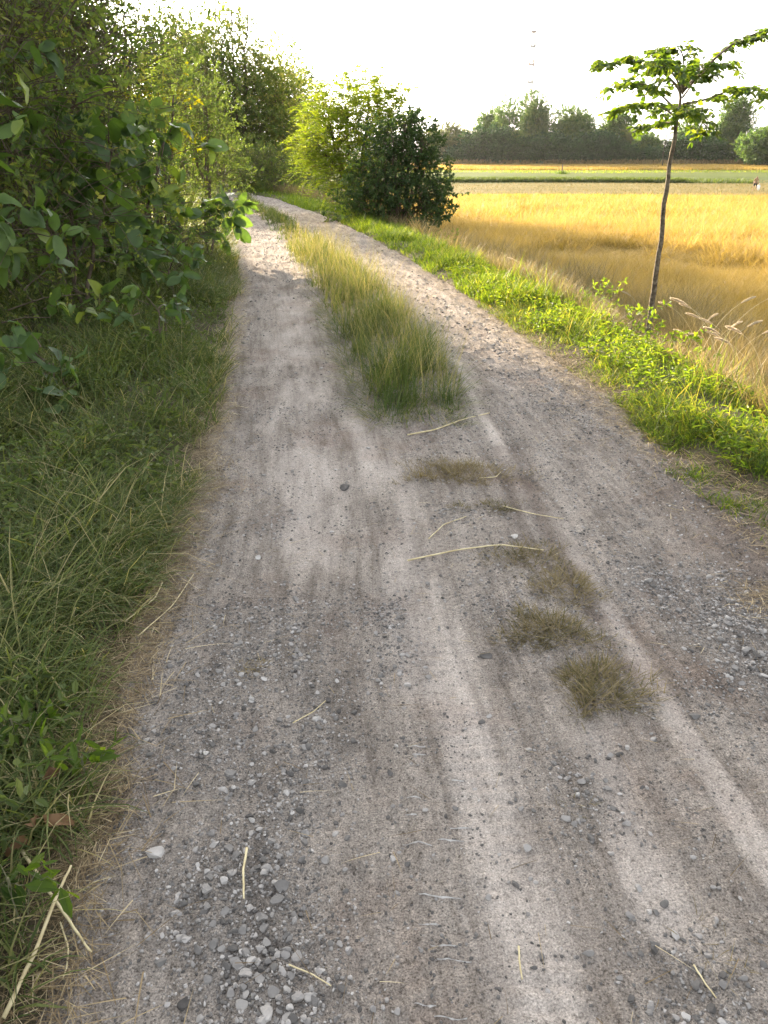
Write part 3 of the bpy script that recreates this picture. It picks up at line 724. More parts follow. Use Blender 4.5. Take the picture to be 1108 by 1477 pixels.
# pale dusty tread marks on the track: low ridges of dust
m, nt, out = newmat('dust'); bs = nt.nodes.new("ShaderNodeBsdfPrincipled"); bs.inputs["Roughness"].default_value = .95; bs.inputs["Specular IOR Level"].default_value = .05
nt.links.new(ramp(nt, [(.3, (.36, .335, .31)), (.7, (.60, .57, .54))], noise(nt, 60, 4, geo(nt))), bs.inputs["Base Color"]); nt.links.new(bs.outputs[0], out.inputs[0]); M['dust'] = m
mb = MB(); rng = np.random.default_rng(71)
marks = [m_ for k_, m_ in enumerate([(600, 1078, 30), (604, 1090, 22), (598, 1139, 28), (597, 1152, 22), (602, 1219, 46), (665, 1197, 34), (650, 1214, 40), (625, 1281, 50), (635, 1296, 66), (620, 1335, 34), (640, 1366, 40), (655, 1386, 50), (640, 1420, 30), (612, 1450, 34), (650, 1470, 46), (660, 1130, 20), (593, 1175, 18), (596, 1115, 20),
         (560, 909, 80), (575, 876, 46), (552, 921, 60), (540, 821, 120), (520, 848, 60), (585, 845, 40), (560, 865, 50), (590, 940, 36), (610, 1000, 26), (606, 1035, 30), (480, 822, 90), (500, 880, 50)]) if k_ % 5 != 2 and m_[1] > 1040]
for px, py, Lp in marks:
    c = onz(px, py); d = np.linalg.norm(c - np.array([0, 0, CAMZ])); L = Lp / 1109 * d; w = .0036 * (.7 + .6 * rng.random())
    n = 22; t = np.linspace(-1, 1, n); wob = 0; L *= .85
    x = c[0] + t * L / 2; y = c[1] - t * L * .07 + wob
    hw = w * np.sqrt(np.clip(1 - t * t, .02, 1)) * np.clip(.75 + np.convolve(rng.normal(0, 1.0, n + 4), np.ones(5) / 5, 'valid'), .05, 2)
    V = []
    for sgn, dz in ((-1, -.004), (0, .005), (1, -.004)):
        yy_ = y + sgn * hw
        V.append(np.stack([x, yy_, ztrack(x, y) + .0025 + dz], 1))
    V = np.stack(V, 1).reshape(-1, 3)
    i = np.arange(n - 1)[:, None] * 3
    F = np.concatenate([i + np.array([[0, 3, 4, 1]]), i + np.array([[1, 4, 5, 2]])])
    mb.add(V, F, .5)
o = mb.build('tread_dust', M['dust'], parent=track, smooth=True)

# ------------------------------------------------------------------ single straws, dead leaves, grass tufts
def stalk(pts, r, label, mat='stem_straw', lift=.012, flat=True):
    P = []
    for p in pts:
        q = onz(p[0], p[1]); h = p[2] if len(p) > 2 else lift
        P.append([q[0], q[1], float(np.maximum(ztrack(q[:1], q[1:2]), zg(q[:1], q[1:2]))[0]) + h])
    P = np.array(P); t = np.linspace(0, 1, len(P)); tt = np.linspace(0, 1, 14)
    P = np.stack([np.interp(tt, t, P[:, k]) for k in range(3)], 1)
    P[1:-1] += rng.normal(0, r * .10, (12, 3)); r = r * .82
    b = MB(); tube(b, P, r * (1 - .35 * tt) * (1 + .08 * rng.normal(size=14)), 6, .5)
    return tag(b.build('straw_stalk', M[mat], smooth=True, origin=P[0]), label, 'straw')
stalk([(36, 1247, .05), (85, 1315, .03), (133, 1379, .012)], .0052, 'thick pale cut stalk crossing over another one at the grass edge')
stalk([(8, 1477, .02), (55, 1385, .03), (88, 1310, .045), (108, 1270, .05)], .0062, 'thick yellowish stalk lying under the crossing cut stalk')
stalk([(88, 1335), (100, 1370), (98, 1400), (92, 1418)], .0028, 'thin bent pale straw beside the crossed stalks')
stalk([(357, 1231, .02), (352, 1265, .02), (353, 1306, .02)], .0040, 'short pale straw standing out among the loose stones')
stalk([(747, 1376, .01), (748, 1400), (752, 1424)], .0028, 'short straw lying alone on the pale wheel track')
stalk([(996, 1410), (1012, 1436), (1028, 1458)], .0026, 'yellow straw piece lying on the dark gravel strip')
stalk([(588, 816), (660, 806), (720, 801), (783, 805)], .0045, 'long dry stalk lying across the grass tufts')
stalk([(588, 636), (630, 628), (665, 614), (706, 601)], .0060, 'long pale stalk lying at the foot of the grass ridge')
stalk([(724, 742), (770, 752), (812, 757)], .0030, 'thin stalk beside the small green tuft')
stalk([(618, 787), (640, 768), (672, 757)], .0030, 'curved thin stalk left of the small green tuft')
stalk([(423, 1045), (452, 1028), (470, 1012)], .0022, 'thin greenish stalk beside the reddish sun patch')
stalk([(417, 1398), (450, 1410), (478, 1429)], .0024, 'thin bent straw below the gravel patch')
stalk([(183, 905, .03), (225, 872, .03), (236, 850, .03)], .0035, 'pale straw leaning out of the shaded verge grass')
stalk([(200, 925, .02), (250, 880, .02), (280, 835, .02)], .0028, 'thin pale straw along the verge edge')
stalk([(690, 700), (715, 700), (722, 690)], .0030, 'bent straw sticking out of the brown grass tuft')
def deadleaf(px, py, L, az, label, roll=.3, z=.06):
    q = onz(px, py, z); h = float(np.maximum(ztrack(q[:1], q[1:2]), zg(q[:1], q[1:2]))[0])
    b = MB(); leaves(b, np.array([[q[0], q[1], max(h + .03, z)]]), np.array([[math.cos(az), math.sin(az), .12]]), np.array([[roll, -.5, 1.0]]), L, L * .55, (LEAF_B[0] * np.array([1, 1, 2.2]) + np.array([0, 0, .25]) * np.sin(LEAF_B[0][:, :1] * 7 + LEAF_B[0][:, 1:2] * 5 + px), LEAF_B[1]), .2 + .6 * rng.random())
    return tag(b.build('dead_leaf', M['dead_leaf'], smooth=True, origin=(q[0], q[1], max(h + .03, z))), label, 'leaf')
deadleaf(62, 1185, .062, .1, 'light brown dead leaf lying flat in the verge grass', .2, .10)
deadleaf(48, 1192, .045, 2.2, 'small curled dead leaf beside the flat brown one', -.5, .10)
deadleaf(66, 1125, .06, 1.3, 'reddish brown dead leaf standing in the verge grass', .8, .12)
deadleaf(40, 1212, .05, -2.4, 'rust coloured dead leaf half hidden below the flat one', .1, .07)

def tuft(px, py, rx, ry, n, H, label, t0, t1, lean=1.05, w=.0038):
    n = int(n * 3.6); t0 = t0 + .05; t1 = min(t1, .82); H = H * .95; lean = max(lean, 1.2); rx *= 1.25; ry *= 1.25
    c = onz(px, py)
    a = rng.random(n) * 6.28; r = np.sqrt(rng.random(n))
    x = c[0] + rx * r * np.cos(a) * (1 + .3 * np.sin(3 * a + px)); y = c[1] + ry * r * np.sin(a) * (1 + .3 * np.cos(2 * a + py))
    k = fbm(x * 14, y * 14, 97) > .44; k = k & (rng.random(n) < 1.25 - r); k = k if k.sum() > n * .15 else np.ones(n, bool); x, y, a, r = x[k], y[k], a[k], r[k]; n = len(x)
    b = MB()
    blades(b, np.stack([x, y, ztrack(x, y) - .006], 1), H * (.4 + .9 * rng.random(n)) * (1.15 - .5 * r), w * (.5 + .7 * rng.random(n)), np.clip(lean * (.55 + .8 * rng.random(n)), 0, 1.5), .5 * rng.random(n), a + rng.normal(0, 1.7, n), np.clip(t0 + (t1 - t0) * rng.random(n), 0, 1), tipshift=.1)
    z = float(ztrack(c[:1], c[1:2])[0])
    return tag(b.build('grass_tuft', M['tuft_grass'], origin=(c[0], c[1], z)), label, 'grass tuft')
tuft(655, 692, .29, .17, 1500, .10, 'flattened brown grass tuft just below the grass ridge', .35, 1.0, 1.1)
tuft(722, 740, .09, .07, 420, .07, 'small green grass tuft on the bare track crown', .05, .6)
tuft(662, 745, .05, .05, 160, .05, 'tiny sparse green sprout left of the small tuft', .1, .6)
tuft(765, 815, .16, .14, 900, .08, 'grass tuft under the long dry stalk', .1, .95, 1.0)
tuft(820, 858, .12, .10, 750, .09, 'straw covered grass tuft between stalk and lower clump', .3, 1.0, 1.0)
tuft(795, 925, .15, .12, 900, .10, 'olive grass clump in the middle of the tuft row', .1, .9, 1.0)
tuft(868, 1005, .13, .15, 1100, .11, 'lowest green grass clump of the row with straw', .08, .9, .9)
tuft(365, 965, .05, .03, 110, .05, 'small brown straw tuft by the reddish sun patch', .5, 1.0, 1.2)
tuft(1030, 1385, .07, .06, 60, .08, 'thin dry grass sprig on the dark gravel strip', .4, 1.0, 1.2, .002)
tuft(820, 1170, .06, .05, 90, .05, 'faint dark sprig in the bare dirt between wheel streaks', .1, .7, 1.1, .002)

# ------------------------------------------------------------------ trees and shrubs
UP = np.array([0, 0, 1.0])
DENS = 2.6
def curve_to(A, B, n=6, sag=.12):
    t = np.linspace(0, 1, n)[:, None]
    C = A + (B - A) * np.array([.35, .35, .75])
    return (1 - t) ** 2 * A + 2 * t * (1 - t) * C + t * t * B
def plant(name, label, cat, base, lobes, seed, leaf='S', L=.05, W=.024, sprays=60, per=12, slen=.3, mat='olive_leaf', trunk_r=.08, bark='bark', group=None, stems=1, fill=.35, droop=.15, tint=(0, 1), spread=.9, outl=.12, flat=.6, twig_r=.0028, lift=.25):
    """lobes: (dx, dy, z, rx, ry, rz[, density]) measured from the base; trunk and limbs reach into every lobe"""
    rg = np.random.default_rng(seed)
    base = np.asarray(base, float)
    root = thing(name, label, cat, base, group)
    tm = MB(); cm = MB()
    tops = [l for l in lobes]
    cz = np.array([l[2] for l in lobes])
    cen = np.array([[l[0], l[1], l[2]] for l in lobes])
    hs = cz.max()
    stem_paths = []
    for s in range(stems):
        foot = np.array([rg.normal(0, trunk_r * .3) * (stems > 1), rg.normal(0, trunk_r * .3) * (stems > 1), -.1])
        tgt = cen[np.argsort(-cz)[s % len(cen)]] if stems > 1 else np.array([cen[:, 0].mean() * .6, cen[:, 1].mean() * .6, hs])
        n = 9; t = np.linspace(0, 1, n)
        Pth = foot + (tgt - foot) * t[:, None]
        Pth[1:-1, :2] += rg.normal(0, .03 * hs / 3, (n - 2, 2))
        tr = trunk_r / math.sqrt(stems)
        tube(tm, Pth, tr * (1.15 - .85 * t) * np.where(t == 0, 1.25, 1), 7)
        stem_paths.append(Pth)
    A, D, Q = [], [], []
    for l in lobes:
        c = np.array(l[:3]); r = np.array(l[3:6]); den = l[6] if len(l) > 6 else 1
        sp = stem_paths[int(np.argmin([np.min(np.linalg.norm(p - c, axis=1)) for p in stem_paths]))]
        zt = max(c[2] - .6 * np.hypot(c[0], c[1]) - r[2] * .5, hs * .12)
        k = int(np.argmin(np.abs(sp[:, 2] - zt)))
        limb = curve_to(sp[k], c, 6)
        tube(tm, limb, np.linspace(trunk_r * .45, max(trunk_r * .14, .004), 6), 5)
        ns = max(4, int(DENS * sprays * den * (r[0] * r[1] * r[2]) ** (2 / 3)))
        u = nrm(rg.normal(size=(ns, 3)))
        rad = np.where(rg.random(ns) < fill, rg.uniform(.25, .8, ns), rg.uniform(.78, 1.02, ns))
        rad = np.where(rg.random(ns) < outl, rg.uniform(1.0, 1.28, ns), rad)
        lump = 1 + .28 * np.sin(u[:, 0] * 3.1 + seed) * np.sin(u[:, 1] * 3.7 + seed * 2) + .15 * np.sin(u[:, 2] * 6 + seed)
        Pp = c + u * r * (rad * lump)[:, None]
        Pp = Pp[Pp[:, 2] > .05]; ns = len(Pp); u = nrm(Pp - c)
        q = limb[rg.integers(2, 6, ns)]
        q = q + (Pp - q) * np.where(rg.random(ns) < .35, .25, .72)[:, None]
        A.append(Pp); Q.append(q); D.append(nrm(nrm(Pp - q) + .5 * rg.normal(size=(ns, 3)) + np.array([0, 0, lift])))
    A = np.concatenate(A); D = np.concatenate(D); Q = np.concatenate(Q)
    thin_tubes(tm, Q, A, twig_r * 1.8, twig_r * .8, sag=.06)
    E = A + D * slen
    thin_tubes(tm, A, E, twig_r * .8, twig_r * .3)
    n = len(A)
    tb = tint[0] + (tint[1] - tint[0]) * np.clip(.5 + .22 * rg.normal(size=n), 0, 1)
    if leaf == 'P':      # pinnate: flat fronds of paired leaflets
        S = nrm(np.cross(D, UP)); Nn = np.cross(S, D)
        for j in range(per):
            t = (j + 1) / per
            p = A + D * (slen * t) - UP * (droop * slen * t * t)
            for sg in (-1, 1):
                ld = nrm(S * sg + D * .45 - UP * .18 + .10 * rg.normal(size=(n, 3)))
                leaves(cm, p, ld, nrm(Nn + .25 * rg.normal(size=(n, 3))), L * (.8 + .4 * rg.random(n)) * (1 - .35 * abs(t - .5)), W * (.8 + .4 * rg.random(n)), LEAF_S, np.clip(tb + .12 * rg.normal(size=n), 0, 1))
    else:
        T = {'S': LEAF_S, 'M': LEAF_M, 'B': LEAF_B}[leaf]
        m = n * per
        t = rg.random((n, per)) ** .8
        p = A[:, None] + D[:, None] * (slen * t)[..., None] - UP * (droop * slen * t * t)[..., None]
        rnd = rg.normal(size=(n, per, 3)); ld = nrm(D[:, None] * .55 + nrm(rnd) * spread - UP * droop)
        nn_ = nrm(UP * flat + .7 * rg.normal(size=(n, per, 3)))
        sz = .6 + .7 * rg.random(m)
        pf, lf, nf = p.reshape(-1, 3), ld.reshape(-1, 3), nn_.reshape(-1, 3)
        wf = W * sz * (.8 + .4 * rg.random(m)); tf = np.clip(np.repeat(tb, per) + .18 * rg.normal(size=m), 0, 1)
        for sub in range(4 if leaf == 'B' else 1):
            k = np.arange(m) % 4 == sub if leaf == 'B' else np.ones(m, bool)
            T_ = (T[0] * np.array([1, 1, (.5, 1.3, 2.2, 1.0)[sub]]) + (np.array([0, 0, .05]) * np.sin(T[0][:, :1] * (9 + sub * 3) + T[0][:, 1:2] * 4) if leaf == 'B' else 0), T[1])
            leaves(cm, pf[k], lf[k], nf[k], (L * sz)[k], wf[k], T_, tf[k])
    woody = 'trunk' if trunk_r > .045 or stems == 1 else 'stems'
    tm.build(woody, M[bark], root, smooth=True)
    cm.build('crown', M[mat], root, smooth=(leaf == 'B'))
    return root
def blob(rg, w, h, z0=.0, n=9, d=None, den=1.0, top=.8):
    """lobes filling a rounded shrub of width w and height h"""
    d = d or w; out = []
    for i in range(n):
        f = (i + .5) / n
        z = z0 + (h - z0) * (.12 + .75 * f)
        e = math.sqrt(max(.08, 1 - ((z - z0 - (h - z0) * .45) / ((h - z0) * .62)) ** 2))
        a = i * 2.4 + rg.random(); rr_ = .5 * e * math.sqrt(.15 + .6 * rg.random())
        s = (.55 + .35 * rg.random()) * .68
        out.append((w * rr_ * math.cos(a), d * rr_ * math.sin(a), z, w * s * (.45 + .4 * e), d * s * (.45 + .4 * e), (h - z0) * s * .55, den))
    return out
rg = np.random.default_rng(5)
def gz(x, y): return float(zg(np.array([x]), np.array([y]))[0])

# left thicket: fine-leaved trees
def fine(x, y, w, h, label, seed, n=12, z0=.2, mat='olive_leaf', L=.055, W=.022, sprays=95, per=13, slen=.28, tint=(0, 1), group=None, name='roadside_tree', tr=.07, **k):
    return plant(name, label, 'tree', (x, y, gz(x, y)), blob(rg, w, h, z0, n), seed, 'S', L, W, sprays, per, slen, mat, tr, tint=tint, group=group, stems=3, **k)
fine(-3.75, 6.6, 2.6, 4.6, 'tall olive leaved tree nearest the camera behind the broad leaved bushes', 101, 14, sprays=62, L=.062, W=.027)
fine(-4.5, 9.6, 2.9, 5.2, 'dense olive tree rising behind the broad leaved clump', 102, 15, sprays=66, L=.062, W=.027)
fine(-5.4, 13.2, 3.0, 5.4, 'tall dusky tree beside the yellow leaved shrub', 103, 15, mat='dark_leaf')
fine(-7.0, 17.0, 3.0, 5.6, 'tall tree deep in the thicket with thin bright top sprays', 104, 15)
fine(-12.5, 24.5, 4.2, 6.6, 'large shadowy tree in the gap before the bend', 105, 15, sprays=70, L=.08, W=.035)
fine(-5.3, 25.0, 2.0, 3.9, 'narrow olive tree standing at the bend before the others', 108, 10, tint=(0, .45), sprays=80, L=.07, W=.03)
fine(-7.6, 7.6, 3.2, 6.0, 'tall tree at the back of the thicket behind the near olive trees', 106, 12, sprays=60, L=.08, W=.035, mat='dark_leaf')
plant('leafy_shrub', 'sunlit yellow leaved shrub at the end of the broad leaved bushes', 'shrub', (-3.55, 13.2, gz(-3.55, 13.2)), [(0, 0, 1.3, .5, .5, .5, .8), (.15, 0, 1.85, .42, .4, .35, 1), (.35, .1, 2.25, .25, .3, .25, 1), (-.3, .2, 2.1, .3, .3, .3, .8)], 111, 'M', .075, .036, 75, 8, .3, 'yellow_leaf', .05, stems=3)
plant('leafy_shrub', 'thin twiggy bush with small leaves low beside the track', 'shrub', (-3.25, 11.4, gz(-3.25, 11.4)), blob(rg, 1.5, 1.5, .05, 8), 112, 'S', .045, .022, 80, 7, .25, 'olive_leaf', .045, stems=6, tint=(.3, 1))
plant('leafy_shrub', 'slender bush with lit feathery top sprays against the sky', 'shrub', (-5.3, 16.4, gz(-5.3, 16.4)), blob(rg, 1.4, 3.7, .3, 8) + [(.6, 0, 3.7, .3, .3, .4, .7), (.7, 0, 3.2, .3, .3, .3, .7), (-.2, .2, 4.2, .2, .2, .4, .5)], 113, 'P', .07, .028, 90, 7, .42, 'bright_leaf', .06, stems=4, tint=(.1, .9))
# broad-leaved clumps
def broad(x, y, lobes, label, seed, L=.155, W=.085, sprays=32, per=5, slen=.22, stems=3, tr=.035, **k):
    return plant('broad_leaved_bush', label, 'bush', (x, y, gz(x, y)), lobes, seed, 'B', L, W, sprays, per, slen, 'broad_leaf', tr, stems=stems, twig_r=.004, spread=.8, flat=.8, droop=.3, fill=.3, **k)
broad(-2.85, 5.5, [(0, 0, .5, .5, .5, .35), (.1, .1, 1.1, .5, .5, .35), (-.2, 0, 1.7, .5, .5, .4), (.15, .2, 2.2, .4, .4, .35), (-.3, .2, 2.6, .4, .4, .3)], 'tall broad leaved bush nearest the camera at the photo edge', 121)
broad(-3.05, 7.8, [(0, 0, .5, .6, .6, .4), (.2, 0, .95, .5, .5, .3), (.1, .1, 1.4, .6, .6, .35), (.55, .1, 1.55, .35, .4, .25), (-.3, 0, 1.9, .4, .4, .3)], 'broad leaved bush with large glossy leaves reaching towards the track', 122, L=.2, W=.12)
broad(-3.2, 9.9, [(0, 0, .5, .6, .6, .35), (.3, -.1, .9, .45, .5, .3), (.65, 0, 1.55, .4, .4, .22), (.2, 0, 1.5, .4, .4, .25)], 'broad leaved bush with a drooping pale leaf over the track edge', 123, L=.22, W=.13)
broad(-1.78, 6.1, [(0, 0, .42, .16, .16, .08, 3.0), (.08, 0, .30, .16, .16, .08, 2.0)], 'low broad leaved sapling standing free in the verge grass', 124, L=.13, W=.07, stems=1, tr=.012)
broad(-2.1, 4.75, [(0, 0, .28, .25, .22, .10, 2.0), (.1, 0, .16, .2, .2, .08, 1.5)], 'small broad leaved sprout in the verge grass below the thicket', 125, L=.13, W=.075, stems=1, tr=.012)
broad(-2.75, 12.6, [(0, 0, .55, .4, .4, .3, 1.2), (.2, 0, .75, .3, .3, .2, 1.2)], 'broad leaved bush at the far end touching the track edge', 126, L=.22, W=.14)
broad(-2.4, 8.9, [(0, 0, .3, .45, .5, .18, 1.6)], 'low broad leaved growth at the foot of the thicket', 127, stems=1, L=.15, W=.08)

# beyond the bend
def at_ground(px, d): return (px - 554.0) / FPX * (d * cP + 1.6 * sP)
def mid(px, d, w, h, label, seed, mat, name='roadside_tree', cat='tree', L=.13, W=.06, sprays=34, per=12, n=12, z0=.3, leaf='S', slen=.5, tr=.10, stems=3, extra=(), **k):
    x = at_ground(px, d)
    return plant(name, label, cat, (x, d, gz(x, d)), blob(rg, w, h, z0, n) + list(extra), seed, leaf, L, W, sprays, per, slen, mat, tr, stems=stems, **k)
mid(286, 44, 3.6, 7.7, 'olive tree beyond the bend with a leafy lower crown', 131, 'olive_leaf')
mid(345, 40, 4.0, 7.3, 'tree beyond the bend with a spiky open top', 132, 'olive_leaf', extra=[(.3, 0, 7.6, .6, .6, .8, .4), (1.0, 0, 7.4, .45, .45, .7, .35), (-.4, .2, 7.9, .3, .35, .7, .35)], outl=.3)
mid(392, 42, 3.6, 5.9, 'sunlit pale green tree beyond the bend below the dark one', 133, 'olive_leaf', tint=(.3, 1))
mid(425, 50, 4.0, 7.4, 'dark dense tree behind the pale green one', 134, 'dark_leaf')
mid(250, 46, 6.0, 7.5, 'tall tree half hidden behind the thicket at the bend', 135, 'dark_leaf')
mid(352, 37, 2.6, 2.0, 'low rounded bush at the bend of the track', 136, 'olive_leaf', 'round_bush', 'bush', z0=0, n=8, tr=.05, L=.09, W=.04, sprays=60, slen=.3)
mid(402, 36, 2.4, 1.7, 'low grey green bush at the bend beside the rounded one', 137, 'olive_leaf', 'round_bush', 'bush', z0=0, n=8, tr=.05, L=.08, W=.035, sprays=60, slen=.3)
mid(455, 42, 3.2, 1.8, 'low bush half hidden behind the yellow green bush', 138, 'dark_leaf', 'round_bush', 'bush', z0=0, n=7, tr=.05, L=.1, W=.045, sprays=40, slen=.3)
# the two bushes on the field side of the track
plant('feathery_bush', 'bright yellow green feathery bush beside the track bend', 'bush', (-.75, 23.2, gz(-.75, 23.2)),
      [(-.5, 0, 1.2, 1.0, .9, .6), (.3, .2, 1.2, 1.0, 1.0, .8), (-.6, -.1, 2.0, .9, .9, .6), (.4, 0, 2.2, 1.0, 1.0, .7), (-.3, .1, 2.8, .8, .8, .5), (.35, .2, 3.1, .7, .7, .4), (-1.2, 0, 1.75, .5, .6, .35), (1.0, .2, 2.5, .6, .6, .5), (-.9, 0, 2.6, .5, .5, .35)],
      141, 'P', .10, .042, 150, 8, .50, 'bright_leaf', .10, stems=4, tint=(.1, 1), droop=.5, lift=.1, fill=.2)
plant('dense_bush', 'dark green dense bush standing before the feathery one', 'bush', (.38, 20.6, gz(.38, 20.6)),
      [(0, 0, .6, .95, .9, .6), (-.8, 0, .6, .7, .8, .55), (.5, .1, 1.1, .8, .8, .65), (-.4, 0, 1.4, .8, .8, .6), (.3, 0, 1.8, .7, .7, .5), (-.2, .1, 2.2, .6, .6, .4), (.6, 0, 2.1, .35, .4, .4), (.1, 0, 2.5, .35, .3, .25), (.75, 0, .7, .5, .6, .5)],
      142, 'M', .085, .046, 170, 12, .26, 'dark_leaf', .09, stems=5, outl=.05, tint=(0, .7))

# ------------------------------------------------------------------ the young tree on the bank
SX = 9.6
def sp(px, py, dy=0.0): return aty(px, py, SX + dy)
sb = aty(935, 486, SX); sb[2] = gz(sb[0], SX)
root = thing('young_tree', 'slender young tree with flat leafy layers on the field bank', 'tree', sb)
tm = MB(); cm = MB(); rg2 = np.random.default_rng(77)
def spline(P, n=18):
    P = np.array(P); t = np.r_[0, np.cumsum(np.linalg.norm(np.diff(P, axis=0), axis=1))]; t /= t[-1]
    tt = np.linspace(0, 1, n)
    Q = np.stack([np.interp(tt, t, P[:, k]) for k in range(3)], 1)
    for _ in range(3): Q[1:-1] = .5 * Q[1:-1] + .25 * (Q[:-2] + Q[2:])
    return Q
tr = spline([sb - UP * .1, sp(937, 470), sp(945, 410), sp(955, 330), sp(962, 270), sp(970, 215), sp(979, 160)], 24)
tr[3:-1] += rg2.normal(0, .006, (20, 3))
tube(tm, tr, np.linspace(.041, .020, 24) * (1 + .06 * rg2.normal(size=24)), 9)
BR = [([(979, 160, 0), (985, 132, 0), (957, 104, .2), (920, 84, .25), (859, 94, .3)], .35, .016),
      ([(985, 132, 0), (980, 108, .1), (965, 86, .15), (940, 72, .35)], .35, .014),
      ([(985, 132, 0), (988, 105, -.1), (985, 78, -.2), (976, 66, -.4)], .4, .012),
      ([(985, 132, 0), (994, 122, 0), (1011, 104, .1), (1036, 80, .1), (1064, 57, .15), (1112, 42, .2), (1150, 40, .2)], .42, .018),
      ([(985, 150, 0), (1013, 146, -.1), (1048, 132, -.15), (1071, 124, -.2), (1106, 130, -.3), (1140, 138, -.3)], .22, .014),
      ([(979, 162, 0), (955, 138, -.1), (938, 122, -.2), (908, 120, -.25), (876, 128, -.3)], .3, .011),
      ([(977, 172, 0), (962, 158, -.1), (943, 150, -.15), (915, 152, -.3), (887, 160, -.4)], .3, .011),
      ([(979, 165, 0), (995, 162, .1), (1010, 172, .2), (1025, 190, .3)], .3, .010),
      ([(977, 178, 0), (962, 176, .2), (940, 180, .4), (922, 184, .5)], .3, .009),
      ([(990, 128, 0), (1010, 108, -.3), (1030, 94, -.4), (1058, 93, -.5)], .3, .010),
      ([(985, 135, 0), (975, 112, -.5), (960, 95, -.9), (940, 88, -1.3)], .35, .012),
      ([(985, 140, 0), (1000, 120, .5), (1010, 100, .9), (1015, 90, 1.3)], .35, .012),
      ([(978, 165, 0), (972, 155, .5), (985, 150, .9)], .4, .010), ([(979, 160, 0), (985, 158, -.4), (995, 160, -.9)], .4, .010)]
for pts, f0, r in BR:
    C = spline([sp(*p) for p in pts], 20)
    tube(tm, C, np.linspace(r, .004, 20), 6)
    Ln = np.linalg.norm(np.diff(C, axis=0), axis=1).sum()
    ns = int(Ln / .043)
    for j in range(ns):
        t = f0 + (1 - f0) * (j + rg2.random()) / ns
        k = min(int(t * 19), 18); q = C[k] + (C[k + 1] - C[k]) * (t * 19 - k)
        bd = nrm(C[k + 1] - C[k]); side = nrm(np.cross(bd, UP)) * (1 if j % 2 else -1)
        d = nrm(side + bd * (.5 + .3 * rg2.normal()) + UP * (.06 + .30 * rg2.normal()))
        L_ = (.10 + .20 * rg2.random()) * (1.2 - .5 * t)
        m_ = int(rg2.integers(3, 7)); tt = np.linspace(.2, 1, m_)
        p = q + d * (L_ * tt)[:, None] - UP * (.25 * L_ * tt ** 2)[:, None]
        thin_tubes(tm, q[None], p[-1:], .0028, .0012)
        for sg in (-1, 1):
            ld = nrm(np.cross(d, UP) * sg + d * .5 + .25 * rg2.normal(size=(m_, 3)) - UP * .45)
            leaves(cm, p, ld, nrm(UP + .6 * rg2.normal(size=(m_, 3))), .075 * (.7 + .6 * rg2.random(m_)), .048 * (.7 + .6 * rg2.random(m_)), LEAF_M, np.clip(.5 + .25 * rg2.normal(size=m_), 0, 1))
tm.build('trunk', M['pale_bark'], root, smooth=True, origin=sb)
cm.build('crown', M['sapling_leaf'], root, origin=sb)

# weeds round its foot
for px, py, w, h, lb, sd in [(855, 430, .55, .75, 'leafy green weed left of the young tree with a pale flower head', 151), (905, 490, .45, .42, 'bushy weed just left of the young tree foot', 152), (972, 505, .5, .45, 'dark leafy weed right of the young tree foot', 153), (640, 345, .6, .6, 'leafy weed at the foot of the dark bush', 154)]:
    q = onz(px, py, -.2); x, y = q[0], q[1]
    plant('leafy_weed', lb, 'weed', (x, y, gz(x, y)), blob(rg, w, h, 0, 6), sd, 'M', .06, .024, 130, 8, .15, 'bright_leaf', .012, 'twig', stems=5, tint=(0, .5), twig_r=.002)

for px, py, h, lb, sd in [(16, 1285, .16, 'bright green sprout at the photo edge above the crossed stalks', 155), (22, 1062, .16, 'bright green sprout in the verge grass above the dead leaves', 156), (118, 1092, .12, 'small round leaved seedling at the straw edge', 157)]:
    q = onz(px, py, .12); x, y = q[0], q[1]
    plant('leafy_weed', lb, 'weed', (x, y, gz(x, y)), [(0, 0, h, .05, .05, .04, 6), (.03, .02, h * .7, .05, .05, .03, 6)], sd, 'M', .06, .022, 60, 4, .05, 'bright_grass', .004, 'twig', stems=3, tint=(.1, .6), twig_r=.001)

# foxtail plumes
def foxtail(base, bend_az, H, label, group, seed, plume=.17):
    r3 = np.random.default_rng(seed)
    root = thing('foxtail_plume', label, 'grass plume', base, group); root['kind'] = 'thing'
    n = 22; t = np.linspace(0, 1, n); an = .15 + 1.15 * t ** 2.4
    st = H / (n - 1)
    dx = np.r_[0, np.cumsum(np.sin(an[1:]) * st)]; dz = np.r_[0, np.cumsum(np.cos(an[1:]) * st)]
    C = np.stack([dx * math.cos(bend_az), dx * math.sin(bend_az), dz], 1)
    b = MB(); tube(b, C, np.linspace(.0025, .0012, n), 5, .5); b.build('stem', M['stem_straw'], root, smooth=True)
    b = MB()
    m = 600; k = n - 1 - (plume / st) * r3.random(m); k = np.clip(k, 0, n - 1.001); i = k.astype(int)
    p = C[i] + (C[i + 1] - C[i]) * (k - i)[:, None]; d = nrm(C[i + 1] - C[i])
    f = (n - 1 - k) / (plume / st)
    rnd = nrm(np.cross(d, r3.normal(size=(m, 3))))
    D = nrm(d * .9 + rnd * .6)
    leaves(b, p, D, r3.normal(size=(m, 3)), .020 * (.4 + .9 * np.sqrt(np.sin(np.clip(f, .03, .97) * math.pi))), .0022, LEAF_S, r3.random(m))
    b.build('plume', M['plume'], root)
    return root
G = 'foxtail plumes leaning in the tall grass right of the young tree'
LB = 'pale nodding foxtail plume in the tall dry grass right of the young tree'
